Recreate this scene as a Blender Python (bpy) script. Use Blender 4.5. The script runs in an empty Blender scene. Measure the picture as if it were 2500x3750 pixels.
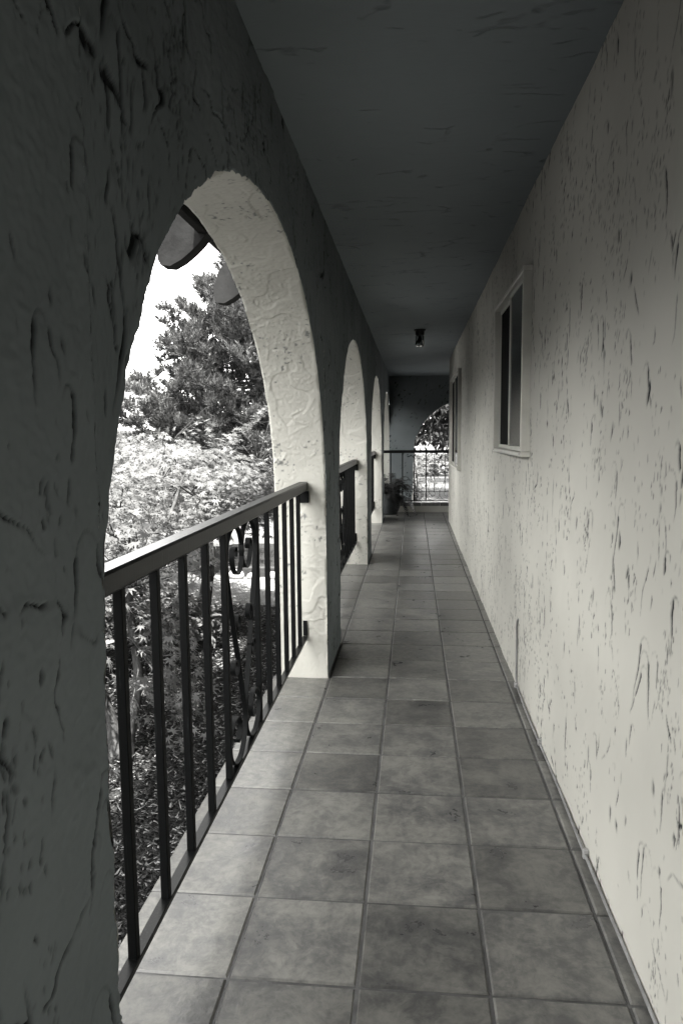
import bpy, math, random
import numpy as np
from mathutils import Vector, Matrix

# ------------------------------------------------------------------ camera, sky, sun, exposure
SC = bpy.context.scene
COL = SC.collection
PI = math.pi
R = math.radians

CAM_H = 1.35
YAW, PITCH, ROLL = 0.09927, 0.10667, -0.00925
FPX = 2636.15                                     # focal length in pixels of the 2500 x 3750 photograph
cam_d = bpy.data.cameras.new('camera')
cam = bpy.data.objects.new('camera', cam_d); COL.objects.link(cam)
cam_d.sensor_fit = 'VERTICAL'; cam_d.sensor_height = 36.0
cam_d.lens = FPX / 3750 * 36.0
cam_d.clip_start = 0.02; cam_d.clip_end = 900
fwd = Vector((-math.sin(YAW), math.cos(YAW), 0)); rgt = Vector((math.cos(YAW), math.sin(YAW), 0)); up = Vector((0, 0, 1))
f2 = fwd * math.cos(PITCH) - up * math.sin(PITCH); u2 = up * math.cos(PITCH) + fwd * math.sin(PITCH)
r3 = rgt * math.cos(ROLL) + u2 * math.sin(ROLL); u3 = u2 * math.cos(ROLL) - rgt * math.sin(ROLL)
cam.matrix_world = Matrix(((r3.x, u3.x, -f2.x, 0), (r3.y, u3.y, -f2.y, 0), (r3.z, u3.z, -f2.z, CAM_H), (0, 0, 0, 1)))
SC.camera = cam

SUN_EL, SUN_AZ = R(67), R(168)                    # azimuth measured clockwise from +Y: behind the house, to the right
sun_dir = Vector((math.sin(SUN_AZ) * math.cos(SUN_EL), math.cos(SUN_AZ) * math.cos(SUN_EL), math.sin(SUN_EL)))
world = bpy.data.worlds.new('World'); SC.world = world; world.use_nodes = True
wn, wl = world.node_tree.nodes, world.node_tree.links
wn.clear()
sky = wn.new('ShaderNodeTexSky'); sky.sky_type = 'NISHITA'; sky.sun_disc = False
sky.sun_elevation = SUN_EL; sky.sun_rotation = SUN_AZ; sky.air_density = 1.0; sky.dust_density = 1.0
bw = wn.new('ShaderNodeRGBToBW')                  # the photograph is monochrome
tint = wn.new('ShaderNodeMixRGB'); tint.blend_type = 'MULTIPLY'; tint.inputs[0].default_value = 1
tint.inputs[2].default_value = (1.0, 0.995, 0.968, 1)
bg = wn.new('ShaderNodeBackground'); bg.inputs['Strength'].default_value = 0.15
wo = wn.new('ShaderNodeOutputWorld')
wl.new(sky.outputs[0], bw.inputs[0]); wl.new(bw.outputs[0], tint.inputs[1])
wl.new(tint.outputs[0], bg.inputs[0]); wl.new(bg.outputs[0], wo.inputs[0])
sun_d = bpy.data.lights.new('sun', 'SUN'); sun_d.energy = 2.0; sun_d.angle = R(0.5); sun_d.color = (1.0, 0.985, 0.94)
sun = bpy.data.objects.new('sun', sun_d); COL.objects.link(sun)
sun.rotation_euler = (-sun_dir).to_track_quat('-Z', 'Y').to_euler(); sun.location = (0, 0, 30)

SC.view_settings.view_transform = 'Standard'; SC.view_settings.look = 'None'
SC.view_settings.gamma = 1.0; SC.view_settings.use_curve_mapping = False
SC.view_settings.exposure = 4.0
SC.cycles.max_bounces = 6; SC.cycles.diffuse_bounces = 1; SC.cycles.glossy_bounces = 3
SC.cycles.transparent_max_bounces = 8; SC.cycles.transmission_bounces = 6
SC.cycles.caustics_reflective = False; SC.cycles.caustics_refractive = False
SC.cycles.use_denoising = True

# ------------------------------------------------------------------ helpers: materials
class NT:
    def __init__(s, name):
        s.m = bpy.data.materials.new(name); s.m.use_nodes = True
        s.n, s.l = s.m.node_tree.nodes, s.m.node_tree.links
        s.b = s.n['Principled BSDF']; s.o = s.n['Material Output']
    def _in(s, sock, v):
        if isinstance(v, bpy.types.NodeSocket): s.l.new(v, sock)
        elif v is not None: sock.default_value = v
    def node(s, t, **kw):
        nd = s.n.new(t)
        for k, v in kw.items():
            if isinstance(k, str) and hasattr(nd, k): setattr(nd, k, v)
        return nd
    def pos(s): return s.n.new('ShaderNodeNewGeometry').outputs['Position']
    def obj(s): return s.n.new('ShaderNodeTexCoord').outputs['Object']
    def rnd(s): return s.n.new('ShaderNodeObjectInfo').outputs['Random']
    def vm(s, op, a, b=None):
        nd = s.n.new('ShaderNodeVectorMath'); nd.operation = op
        s._in(nd.inputs[0], a)
        if b is not None: s._in(nd.inputs[1], b)
        return nd.outputs[0]
    def ma(s, op, a, b=None, c=None, clamp=False):
        nd = s.n.new('ShaderNodeMath'); nd.operation = op; nd.use_clamp = clamp
        s._in(nd.inputs[0], a)
        if b is not None: s._in(nd.inputs[1], b)
        if c is not None: s._in(nd.inputs[2], c)
        return nd.outputs[0]
    def noise(s, v, scale, detail=3, rough=.5, dist=0, col=False):
        nd = s.n.new('ShaderNodeTexNoise'); s._in(nd.inputs['Vector'], v)
        nd.inputs['Scale'].default_value = scale; nd.inputs['Detail'].default_value = detail
        nd.inputs['Roughness'].default_value = rough; nd.inputs['Distortion'].default_value = dist
        return nd.outputs[1 if col else 0]
    def vor(s, v, scale, feat='F1', out='Distance', rand=1):
        nd = s.n.new('ShaderNodeTexVoronoi'); nd.feature = feat; s._in(nd.inputs['Vector'], v)
        nd.inputs['Scale'].default_value = scale; nd.inputs['Randomness'].default_value = rand
        return nd.outputs[out]
    def step(s, v, lo, hi, a=0., b=1.):
        nd = s.n.new('ShaderNodeMapRange'); nd.interpolation_type = 'SMOOTHSTEP'; s._in(nd.inputs[0], v)
        nd.inputs[1].default_value = lo; nd.inputs[2].default_value = hi
        nd.inputs[3].default_value = a; nd.inputs[4].default_value = b
        return nd.outputs[0]
    def mixc(s, f, a, b):
        nd = s.n.new('ShaderNodeMixRGB'); s._in(nd.inputs[0], f)
        s._in(nd.inputs[1], a); s._in(nd.inputs[2], b)
        return nd.outputs[0]
    def bump(s, h, strength=1., dist=.01, normal=None):
        nd = s.n.new('ShaderNodeBump'); s._in(nd.inputs['Height'], h)
        nd.inputs['Strength'].default_value = strength; nd.inputs['Distance'].default_value = dist
        if normal is not None: s._in(nd.inputs['Normal'], normal)
        return nd.outputs[0]
    def fin(s, color=None, rough=None, normal=None, metal=None, spec=None):
        if color is not None: s._in(s.b.inputs['Base Color'], color)
        if rough is not None: s._in(s.b.inputs['Roughness'], rough)
        if normal is not None: s._in(s.b.inputs['Normal'], normal)
        if metal is not None: s._in(s.b.inputs['Metallic'], metal)
        if spec is not None: s._in(s.b.inputs['Specular IOR Level'], spec)
        return s.m

WARM = lambda v: (v, v * .985, v * .905, 1)
COOL = lambda v: (v * .85, v * .955, v, 1)
GREY = lambda v: (v, v, v, 1)

def m_stucco(name, lo, hi, pit, amount, ridge=None):
    # the relief is real geometry; 'grime' is the darker colour set in its pits, 'tone' a faint mottling of the paint
    t = NT(name)
    g = t.n.new('ShaderNodeAttribute'); g.attribute_name = 'pit_dark'
    k = t.n.new('ShaderNodeAttribute'); k.attribute_name = 'tone'
    col = t.mixc(t.ma('MULTIPLY', g.outputs['Fac'], amount, clamp=True), t.mixc(k.outputs['Fac'], lo, hi), pit)
    return t.fin(col, .88, spec=.2)

def m_ceiling():
    t = NT('ceiling_plaster'); p = t.pos()
    w = t.vm('MULTIPLY', t.vm('SUBTRACT', t.noise(p, 2.6, 3, .6, 0, True), (.5, .5, .5)), (.3, .2, 0))
    q = t.vm('ADD', p, w)
    e = t.vor(t.vm('MULTIPLY', q, (2.6, 9, 1)), 1, 'DISTANCE_TO_EDGE')
    k = t.noise(t.vm('MULTIPLY', p, (3, 6, 1)), 1.1, 3, .7)
    s1 = t.ma('MULTIPLY', t.step(e, .05, .008), t.step(k, .52, .62))
    soft = t.noise(t.vm('MULTIPLY', q, (3.0, 11, 1)), 1, 4, .6)
    h = t.ma('ADD', t.ma('MULTIPLY', s1, -.7), t.ma('MULTIPLY', soft, .8))
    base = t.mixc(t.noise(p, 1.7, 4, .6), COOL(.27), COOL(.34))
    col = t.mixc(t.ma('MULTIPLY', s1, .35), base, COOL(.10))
    return t.fin(col, .7, t.bump(h, .8, .012), spec=.3)

def m_tile():
    t = NT('slate_tile'); o = t.obj(); rn = t.rnd()
    off = t.n.new('ShaderNodeCombineXYZ')
    t._in(off.inputs[0], t.ma('MULTIPLY', rn, 37.0)); t._in(off.inputs[1], t.ma('MULTIPLY', rn, 91.0)); t._in(off.inputs[2], t.ma('MULTIPLY', rn, 13.0))
    v = t.vm('ADD', o, off.outputs[0])
    w = t.vm('MULTIPLY', t.noise(v, 5, 3, .6, 0, True), (.09, .09, .09))
    vv = t.vm('ADD', v, w)
    cloud = t.noise(vv, 6.5, 5, .66)
    fine = t.noise(vv, 34, 3, .7)
    f = t.ma('ADD', t.ma('MULTIPLY', cloud, .62), t.ma('MULTIPLY', fine, .38))
    f = t.step(f, .36, .67)
    base = t.mixc(f, GREY(.085), WARM(.205))
    br = t.step(rn, 0, 1, .76, 1.20)
    base = t.mixc(1.0, base, base)
    mul = t.node('ShaderNodeMixRGB'); mul.blend_type = 'MULTIPLY'; mul.inputs[0].default_value = 1
    t._in(mul.inputs[1], base)
    cb = t.n.new('ShaderNodeCombineXYZ')
    for i in range(3): t._in(cb.inputs[i], br)
    t._in(mul.inputs[2], cb.outputs[0])
    spots = t.step(t.noise(v, 75, 1, .5), .74, .80)
    col = t.mixc(t.ma('MULTIPLY', spots, .18), mul.outputs[0], COOL(.03))
    flake = t.noise(t.vm('MULTIPLY', vv, (14, 7, 10)), 1, 4, .6, .8)
    terr = t.step(t.ma('PINGPONG', t.ma('MULTIPLY', flake, 4.0), 1.0), .25, .75)
    h = t.ma('ADD', t.ma('MULTIPLY', terr, .02), t.ma('MULTIPLY', fine, .7))
    rough = t.step(cloud, .3, .7, .27, .40)
    return t.fin(col, rough, t.bump(h, .6, .0035), spec=.5)

def m_simple(name, color, rough=.6, spec=.4, metal=0, nscale=None, nvar=.25, bump=0, bscale=60):
    t = NT(name)
    c = color
    if nscale:
        dark = tuple(x * (1 - nvar) for x in color[:3]) + (1,); lite = tuple(min(1, x * (1 + nvar)) for x in color[:3]) + (1,)
        c = t.mixc(t.step(t.noise(t.pos(), nscale, 4, .6), .3, .7), dark, lite)
    nrm = t.bump(t.noise(t.pos(), bscale, 4, .6), bump, .006) if bump else None
    return t.fin(c, rough, nrm, metal, spec)

def m_iron(name='black_iron', rough=.55, spec=.10):
    t = NT(name); p = t.pos()
    st = t.noise(t.vm('MULTIPLY', p, (160, 160, 7)), 1, 3, .7)
    worn = t.ma('MULTIPLY', t.step(st, .60, .72), t.step(t.noise(p, 5, 3), .45, .6))
    col = t.mixc(worn, COOL(.004), COOL(.03))
    return t.fin(col, rough, t.bump(st, .2, .001), spec=spec)

def m_leaf(name, lo, hi, trans=.35, scale=3, rough=.5):
    t = NT(name)
    c = t.mixc(t.step(t.noise(t.pos(), scale, 3, .7), .3, .7), GREY(lo), GREY(hi))
    t.fin(c, rough, spec=.35)
    tr = t.n.new('ShaderNodeBsdfTranslucent'); t._in(tr.inputs[0], c)
    mx = t.n.new('ShaderNodeMixShader'); mx.inputs[0].default_value = trans
    t.l.new(t.b.outputs[0], mx.inputs[1]); t.l.new(tr.outputs[0], mx.inputs[2]); t.l.new(mx.outputs[0], t.o.inputs[0])
    return t.m

def m_bark(name, lo, hi):
    t = NT(name); p = t.pos()
    n = t.noise(t.vm('MULTIPLY', p, (30, 30, 8)), 1, 5, .65)
    return t.fin(t.mixc(t.step(n, .35, .65), GREY(lo), GREY(hi)), .85, t.bump(n, .8, .01), spec=.2)

def m_glass(name, color, rough):
    t = NT(name)
    t.b.inputs['Base Color'].default_value = color; t.b.inputs['Roughness'].default_value = rough
    t.b.inputs['Transmission Weight'].default_value = 1.0; t.b.inputs['IOR'].default_value = 1.45
    return t.m

def m_gravel(name, lo, hi, scale, depth):
    t = NT(name); p = t.pos()
    d = t.vor(p, scale); c = t.vor(p, scale, out='Color')
    bwn = t.n.new('ShaderNodeRGBToBW'); t.l.new(c, bwn.inputs[0])
    col = t.mixc(bwn.outputs[0], GREY(lo), GREY(hi))
    return t.fin(col, .9, t.bump(t.ma('MULTIPLY', d, -1), 1, depth), spec=.2)

def m_brick():
    t = NT('far_brick')
    b = t.n.new('ShaderNodeTexBrick'); t._in(b.inputs['Vector'], t.vm('MULTIPLY', t.obj(), (1, 1, 1)))
    sw = t.n.new('ShaderNodeSeparateXYZ'); t.l.new(t.obj(), sw.inputs[0])
    cb = t.n.new('ShaderNodeCombineXYZ'); t.l.new(sw.outputs[0], cb.inputs[0]); t.l.new(sw.outputs[2], cb.inputs[1])
    t.l.new(cb.outputs[0], b.inputs['Vector'])
    b.inputs['Color1'].default_value = GREY(.30); b.inputs['Color2'].default_value = GREY(.40); b.inputs['Mortar'].default_value = GREY(.52)
    b.inputs['Scale'].default_value = 1; b.inputs['Brick Width'].default_value = .42; b.inputs['Row Height'].default_value = .15
    b.inputs['Mortar Size'].default_value = .015
    return t.fin(b.outputs[0], .9)

def m_lined(name, lo, hi, axis, freq):
    t = NT(name)
    sw = t.n.new('ShaderNodeSeparateXYZ'); t.l.new(t.obj(), sw.inputs[0])
    s = t.ma('FRACT', t.ma('MULTIPLY', sw.outputs[axis], freq))
    g = t.step(s, .80, .95)
    return t.fin(t.mixc(g, GREY(hi), GREY(lo)), .7, t.bump(t.ma('MULTIPLY', g, -1), 1, .02))

M = dict(
    wall=m_stucco('stucco_wall', WARM(.60), WARM(.70), COOL(.035), 1.9), jamb=m_stucco('stucco_jamb', WARM(.58), WARM(.68), COOL(.10), .7), arcade=m_stucco('stucco_arcade_shaded', (.185, .207, .215, 1), (.250, .277, .288, 1), COOL(.015), 1.6),  # arcade is the jamb stucco darkened, with shade put into its colour
    plain=m_simple('stucco_plain', WARM(.62), .88, .2, nscale=3, nvar=.06), ceiling=m_ceiling(), tile=m_tile(), iron=m_iron(), cap=m_iron('rail_cap_iron', .34, .19),
    grout=m_simple('grout', GREY(.11), .9, .2, nscale=9, bump=.5, bscale=180),
    frame=m_simple('window_frame', WARM(.72), .35, .5, nscale=8, nvar=.06),
    pane=None, screen=m_simple('insect_screen', GREY(.006), .9, .05),
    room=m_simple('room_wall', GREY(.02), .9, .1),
    wood=m_simple('painted_wood', GREY(.014), .85, .06, nscale=6, nvar=.35, bump=.4, bscale=40),
    roof=m_lined('roof_tile', .05, .12, 1, 4.0),
    gutter=m_simple('gutter_metal', COOL(.22), .4, .5, nscale=5),
    lamp_metal=m_simple('lamp_metal', GREY(.01), .4, .4), lamp_glass=m_glass('lamp_glass', (.6, .63, .63, 1), .08),
    bulb=m_simple('bulb', GREY(.08), .3, .5),
    cable=m_simple('cable', GREY(.26), .5, .4, nscale=12), clip=m_simple('cable_clip', GREY(.4), .6),
    pot=m_simple('glazed_pot', COOL(.06), .3, .5, nscale=7, nvar=.3), soil=m_simple('soil', GREY(.02), .95, .1, bump=.8),
    fern=m_leaf('fern_leaf', .02, .06, .15, 9, .4),
    maple=m_leaf('maple_leaf', .085, .17, .42, 6), maple_bark=m_bark('maple_bark', .025, .065),
    bush=m_leaf('bush_leaf', .05, .12, .25, 8, .4),
    pine=m_leaf('pine_needle', .018, .075, .2, 1.6), pine_bark=m_bark('pine_bark', .03, .08),
    dark_leaf=m_leaf('tree_leaf', .012, .035, .25, 2, .35), blocker=m_leaf('blocker_leaf', .02, .04, .15, 2, .6), strap=m_leaf('strap_leaf', .06, .15, .3, 7, .4),
    grass_t=m_leaf('grass_blade', .12, .25, .4, 4), hedge=m_leaf('hedge_leaf', .07, .13, .35, 2),
    mulch_base=m_gravel('mulch_bed', .010, .04, 70, .02),
    gravel=m_gravel('gravel', .12, .26, 60, .015), lawn=m_gravel('lawn', .08, .14, 30, .03),
    stone=m_simple('river_stone', GREY(.42), .8, .3, nscale=14, nvar=.2, bump=.4),
    timber=m_simple('timber', GREY(.035), .8, .3, nscale=10, bump=.6),
    brick=m_brick(), siding=m_lined('siding', .25, .5, 2, 6.0), board=m_lined('shed_board', .22, .36, 0, 6.0),
    metal_roof=m_lined('metal_roof', .34, .62, 0, 4.0), white=m_simple('white_paint', GREY(.75), .6), dkglass=m_simple('window_glass', GREY(.05), .1, .5),
    pale=m_simple('pale_wall', GREY(.5), .8, nscale=2, nvar=.08), trellis=m_simple('trellis_wood', GREY(.3), .8),
)
def m_chip():
    t = NT('wood_chip'); r = t.n.new('ShaderNodeAttribute'); r.attribute_name = 'tone'
    return t.fin(t.mixc(t.step(r.outputs['Fac'], .35, 1.0), GREY(.022), GREY(.24)), .85, spec=.2)
M['chip'] = m_chip()
tp = NT('window_pane'); M['pane'] = tp.fin(COOL(.008), .12, spec=.2)

# ------------------------------------------------------------------ helpers: meshes
class MB:
    def __init__(s): s.v, s.f = [], []
    def add(s, vs, fs):
        b = len(s.v); s.v += [tuple(p) for p in vs]; s.f += [tuple(i + b for i in f) for f in fs]; return s
    def box(s, x0, x1, y0, y1, z0, z1):
        return s.add([(x0, y0, z0), (x1, y0, z0), (x1, y1, z0), (x0, y1, z0), (x0, y0, z1), (x1, y0, z1), (x1, y1, z1), (x0, y1, z1)],
                     [(3, 2, 1, 0), (4, 5, 6, 7), (0, 1, 5, 4), (1, 2, 6, 5), (2, 3, 7, 6), (3, 0, 4, 7)])
    def bbox(s, x0, x1, y0, y1, z0, z1, b=.004):
        # box with chamfered edges
        xs, ys, zs = (x0, x1), (y0, y1), (z0, z1); vs = {}; out = []
        def vid(i, j, k, a):
            key = (i, j, k, a)
            if key not in vs:
                p = [xs[i], ys[j], zs[k]]; sg = [1 - 2 * i, 1 - 2 * j, 1 - 2 * k]
                for q in range(3):
                    if q != a: p[q] += sg[q] * b
                vs[key] = len(out); out.append(tuple(p))
            return vs[key]
        fs = []
        quad = [(0, 0), (1, 0), (1, 1), (0, 1)]
        def mk(a, side, uv):
            idx = [0, 0, 0]; o = [q for q in range(3) if q != a]; idx[a] = side; idx[o[0]], idx[o[1]] = uv; return tuple(idx)
        for a in range(3):
            for sd in (0, 1):
                f = [vid(*mk(a, sd, uv), a) for uv in quad]
                flip = (sd == 0) != (a == 1)
                fs.append(tuple(f[::-1] if flip else f))
        for a in range(3):                        # edge chamfers
            o = [q for q in range(3) if q != a]
            for s0 in (0, 1):
                for s1 in (0, 1):
                    def key(t):
                        i = [0, 0, 0]; i[a] = t; i[o[0]] = s0; i[o[1]] = s1; return tuple(i)
                    fs.append((vid(*key(0), o[0]), vid(*key(1), o[0]), vid(*key(1), o[1]), vid(*key(0), o[1])))
        for i in (0, 1):
            for j in (0, 1):
                for k in (0, 1): fs.append((vid(i, j, k, 0), vid(i, j, k, 1), vid(i, j, k, 2)))
        return s.add(out, fs)
    def tube(s, pts, rad, n=8, cap=True):
        pts = [Vector(p) for p in pts]; rad = rad if hasattr(rad, '__len__') else [rad] * len(pts)
        vs, fs = [], []; prev = None
        for i, p in enumerate(pts):
            d = (pts[min(i + 1, len(pts) - 1)] - pts[max(i - 1, 0)]).normalized()
            a = d.orthogonal().normalized() if prev is None else (prev - d * prev.dot(d)).normalized()
            prev = a; b = d.cross(a)
            for k in range(n):
                t = 2 * PI * k / n; vs.append(p + (a * math.cos(t) + b * math.sin(t)) * rad[i])
        for i in range(len(pts) - 1):
            for k in range(n):
                fs.append((i * n + k, i * n + (k + 1) % n, (i + 1) * n + (k + 1) % n, (i + 1) * n + k))
        if cap: fs += [tuple(range(n))[::-1], tuple((len(pts) - 1) * n + k for k in range(n))]
        return s.add(vs, fs)
    def lathe(s, prof, c=(0, 0, 0), n=32, fn=None):
        vs, fs = [], []
        for i, (r, z) in enumerate(prof):
            for k in range(n):
                t = 2 * PI * k / n; rr = r * (fn(t, z) if fn else 1)
                vs.append((c[0] + rr * math.cos(t), c[1] + rr * math.sin(t), c[2] + z))
        for i in range(len(prof) - 1):
            for k in range(n): fs.append((i * n + k, i * n + (k + 1) % n, (i + 1) * n + (k + 1) % n, (i + 1) * n + k))
        return s.add(vs, fs)
    def ribbon(s, path, axis_u, axis_v, axis_w, org, width, thick):
        # flat bar bent in the (u, v) plane, its width along w
        P = [Vector((a, b)) for a, b in path]; o = Vector(org); vs, fs = [], []
        U, V, W = Vector(axis_u), Vector(axis_v), Vector(axis_w)
        for i, p in enumerate(P):
            d = (P[min(i + 1, len(P) - 1)] - P[max(i - 1, 0)]).normalized(); n = Vector((-d.y, d.x))
            for sn, sw in ((-1, -1), (1, -1), (1, 1), (-1, 1)):
                q = p + n * sn * thick / 2
                vs.append(o + U * q.x + V * q.y + W * sw * width / 2)
        for i in range(len(P) - 1):
            for k in range(4): fs.append((i * 4 + k, i * 4 + (k + 1) % 4, (i + 1) * 4 + (k + 1) % 4, (i + 1) * 4 + k))
        fs += [(3, 2, 1, 0), tuple((len(P) - 1) * 4 + k for k in range(4))]
        return s.add(vs, fs)
    def prism(s, poly, fn, d0, d1):
        n = len(poly); vs = [fn(a, b, d0) for a, b in poly] + [fn(a, b, d1) for a, b in poly]
        fs = [tuple(range(n))[::-1], tuple(range(n, 2 * n))] + [(i, (i + 1) % n, n + (i + 1) % n, n + i) for i in range(n)]
        return s.add(vs, fs)
    def mesh(s, name):
        me = bpy.data.meshes.new(name); me.from_pydata(s.v, [], s.f); me.update(); return me
    def build(s, name, mat, parent=None, smooth=False, **kw):
        return link(name, s.mesh(name), mat, parent, smooth, **kw)

def link(name, me, mat, parent=None, smooth=False, label=None, cat=None, group=None, kind=None):
    o = bpy.data.objects.new(name, me); COL.objects.link(o)
    if me is not None and mat is not None and not me.materials: me.materials.append(mat if not isinstance(mat, str) else M[mat])
    if smooth and me is not None: me.polygons.foreach_set('use_smooth', [True] * len(me.polygons))
    if parent is not None:
        o.parent = parent; o.matrix_parent_inverse = Matrix.Translation(-Vector(parent.location)) if parent.parent is None else Matrix()
        if parent.parent is not None:
            o.matrix_parent_inverse = Matrix.Translation(-(Vector(parent.location) + Vector((0, 0, 0))))
    tag(o, label, cat, group, kind); return o
def tag(o, label=None, cat=None, group=None, kind=None):
    for k, v in (('label', label), ('category', cat), ('group', group), ('kind', kind)):
        if v: o[k] = v
def thing(name, label, cat, loc=(0, 0, 0), group=None):
    o = bpy.data.objects.new(name, None); COL.objects.link(o); o.location = loc; o.empty_display_size = .1
    tag(o, label, cat, group); return o
def fast_mesh(name, V, F):
    # V (n,3), F (m,k) with constant k
    me = bpy.data.meshes.new(name); V = np.asarray(V, np.float32); F = np.asarray(F, np.int32); k = F.shape[1]
    me.vertices.add(len(V)); me.vertices.foreach_set('co', V.ravel())
    me.loops.add(F.size); me.loops.foreach_set('vertex_index', F.ravel())
    me.polygons.add(len(F)); me.polygons.foreach_set('loop_start', np.arange(0, F.size, k, dtype=np.int32))
    try: me.polygons.foreach_set('loop_total', np.full(len(F), k, dtype=np.int32))
    except Exception: pass
    me.update(calc_edges=True); me.validate(); return me
def nrmz(a): return a / np.maximum(np.linalg.norm(a, axis=-1, keepdims=True), 1e-9)
def scatter(TV, TF, pos, tip, nor, size):
    # copies of a flat template (x = tip direction, z = normal) at pos
    pos, tip, nor = map(np.asarray, (pos, tip, nor)); size = np.asarray(size)
    x = nrmz(tip); z = nrmz(nor - x * (nor * x).sum(-1, keepdims=True)); y = np.cross(z, x)
    B = np.stack([x, y, z], 1)                                        # (N,3 axes,3)
    V = np.einsum('tk,nkc->ntc', TV, B) * size[:, None, None] + pos[:, None, :]
    F = TF[None] + (np.arange(len(pos)) * len(TV))[:, None, None]
    return V.reshape(-1, 3), F.reshape(-1, TF.shape[1])
RNG = np.random.default_rng(7)
def hnoise(p, seed=0):
    # cheap smooth value made of sines
    p = np.asarray(p, float); s = np.zeros(p.shape[:-1]); r = np.random.default_rng(seed)
    for f, a in ((1, 1), (2.1, .6), (4.3, .35)):
        for _ in range(3):
            k = r.normal(size=3) * f; s = s + a * np.sin(p @ k + r.uniform(0, 6.28))
    return s / 3.5

# ------------------------------------------------------------------ the ground
GZ = -.30
def sheet(name, x0, x1, y0, y1, z, mat, n=1):
    g = MB(); g.add([(x0, y0, z), (x1, y0, z), (x1, y1, z), (x0, y1, z)], [(0, 1, 2, 3)])
    return g.build(name, mat, kind='structure')
sheet('ground', -300, 300, -300, 500, GZ, M['lawn'])
def patch(name, poly, z, mat):
    g = MB(); g.add([(x, y, z) for x, y in poly], [tuple(range(len(poly)))]); return g.build(name, mat, kind='structure')
patch('mulch_bed', [(-.80, -4), (-.80, 6.6), (-1.2, 6.75), (-1.7, 6.6), (-2.6, 6.9), (-3.6, 7.8), (-7, 9.5), (-9, 6), (-7, 0), (-5, -4)], GZ + .004, M['mulch_base'])
patch('gravel_path', [(-.80, 6.4), (-.80, 8.1), (-2.4, 8.15), (-4, 9), (-8, 12), (-9, 10.5), (-4.6, 8), (-3.2, 6.6), (-1.9, 6.3)], GZ + .008, M['gravel'])
patch('planting_bed', [(-.80, 8.25), (-.80, 10.6), (-2.6, 10.8), (-3.6, 9.6), (-2.4, 8.3)], GZ + .005, M['mulch_base'])

# ------------------------------------------------------------------ porch floor: slab of grout with tiles in it
TW, TX, TY = .32353, -.45829, 2.60321
XI, XO, XW = -.47, -.75, .555                      # inner and outer face of the arcade, face of the house wall
Y_END = 12.57                                     # the low wall across the porch
HOUSE_END = 11.33
ZC = 2.49
ARCH0, PITCH_A, ARX, ARZ, SPR = 2.45, 3.55, 1.41, 1.11, 1.0
fl = MB().box(-.776, 4.6, -6.4, 14.35, GZ - .1, -.005)
floor = fl.build('porch_floor', M['grout'], kind='structure')
def tile_mesh(name, w, d, h=.03):
    g = 0.0042; x, y = w / 2 - g, d / 2 - g; b = .0045; m = MB()
    m.add([(-x, -y, -h), (x, -y, -h), (x, y, -h), (-x, y, -h), (-x, -y, -b), (x, -y, -b), (x, y, -b), (-x, y, -b),
           (-x + b, -y + b, 0), (x - b, -y + b, 0), (x - b, y - b, 0), (-x + b, y - b, 0)],
          [(0, 1, 5, 4), (1, 2, 6, 5), (2, 3, 7, 6), (3, 0, 4, 7), (4, 5, 9, 8), (5, 6, 10, 9), (6, 7, 11, 10), (7, 4, 8, 11), (8, 9, 10, 11)])
    me = m.mesh(name); me.materials.append(M['tile']); return me
tm_full = tile_mesh('tile', TW, TW); SW = XW - (TX + 3 * TW) + .012; tm_strip = tile_mesh('cut_tile', SW, TW)
rr = random.Random(5)
def put_tile(me, x, y):
    o = bpy.data.objects.new(me.name.split('.')[0], me); COL.objects.link(o); o.parent = floor
    o.location = (x, y, .0 + rr.uniform(-.0012, .0006)); o.rotation_euler = (rr.uniform(-.0035, .0035), rr.uniform(-.0035, .0035), rr.uniform(-.003, .003) + rr.choice((0, PI)) * (me is tm_full))
row = TY - 9 * TW
pillars = [(ARCH0 + k * PITCH_A + ARX, ARCH0 + (k + 1) * PITCH_A - ARX) for k in range(-2, 4)]
while row < Y_END + .01:
    yc = row + TW / 2
    for c in range(-1, 3):
        if c == -1 and any(a - .02 < yc - TW / 2 and yc + TW / 2 < b + .02 for a, b in pillars): continue
        put_tile(tm_full, TX + (c + .5) * TW, yc)
    if yc < HOUSE_END + .05: put_tile(tm_strip, TX + 3 * TW + SW / 2, yc)
    else:
        for c in range(3, 6): put_tile(tm_full, TX + (c + .5) * TW, yc)
    row += TW

# ------------------------------------------------------------------ the house
house = thing('house', 'house with a stucco arcade porch, cream walls and tiled floor', 'house', (XW, 4, 0))
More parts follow.
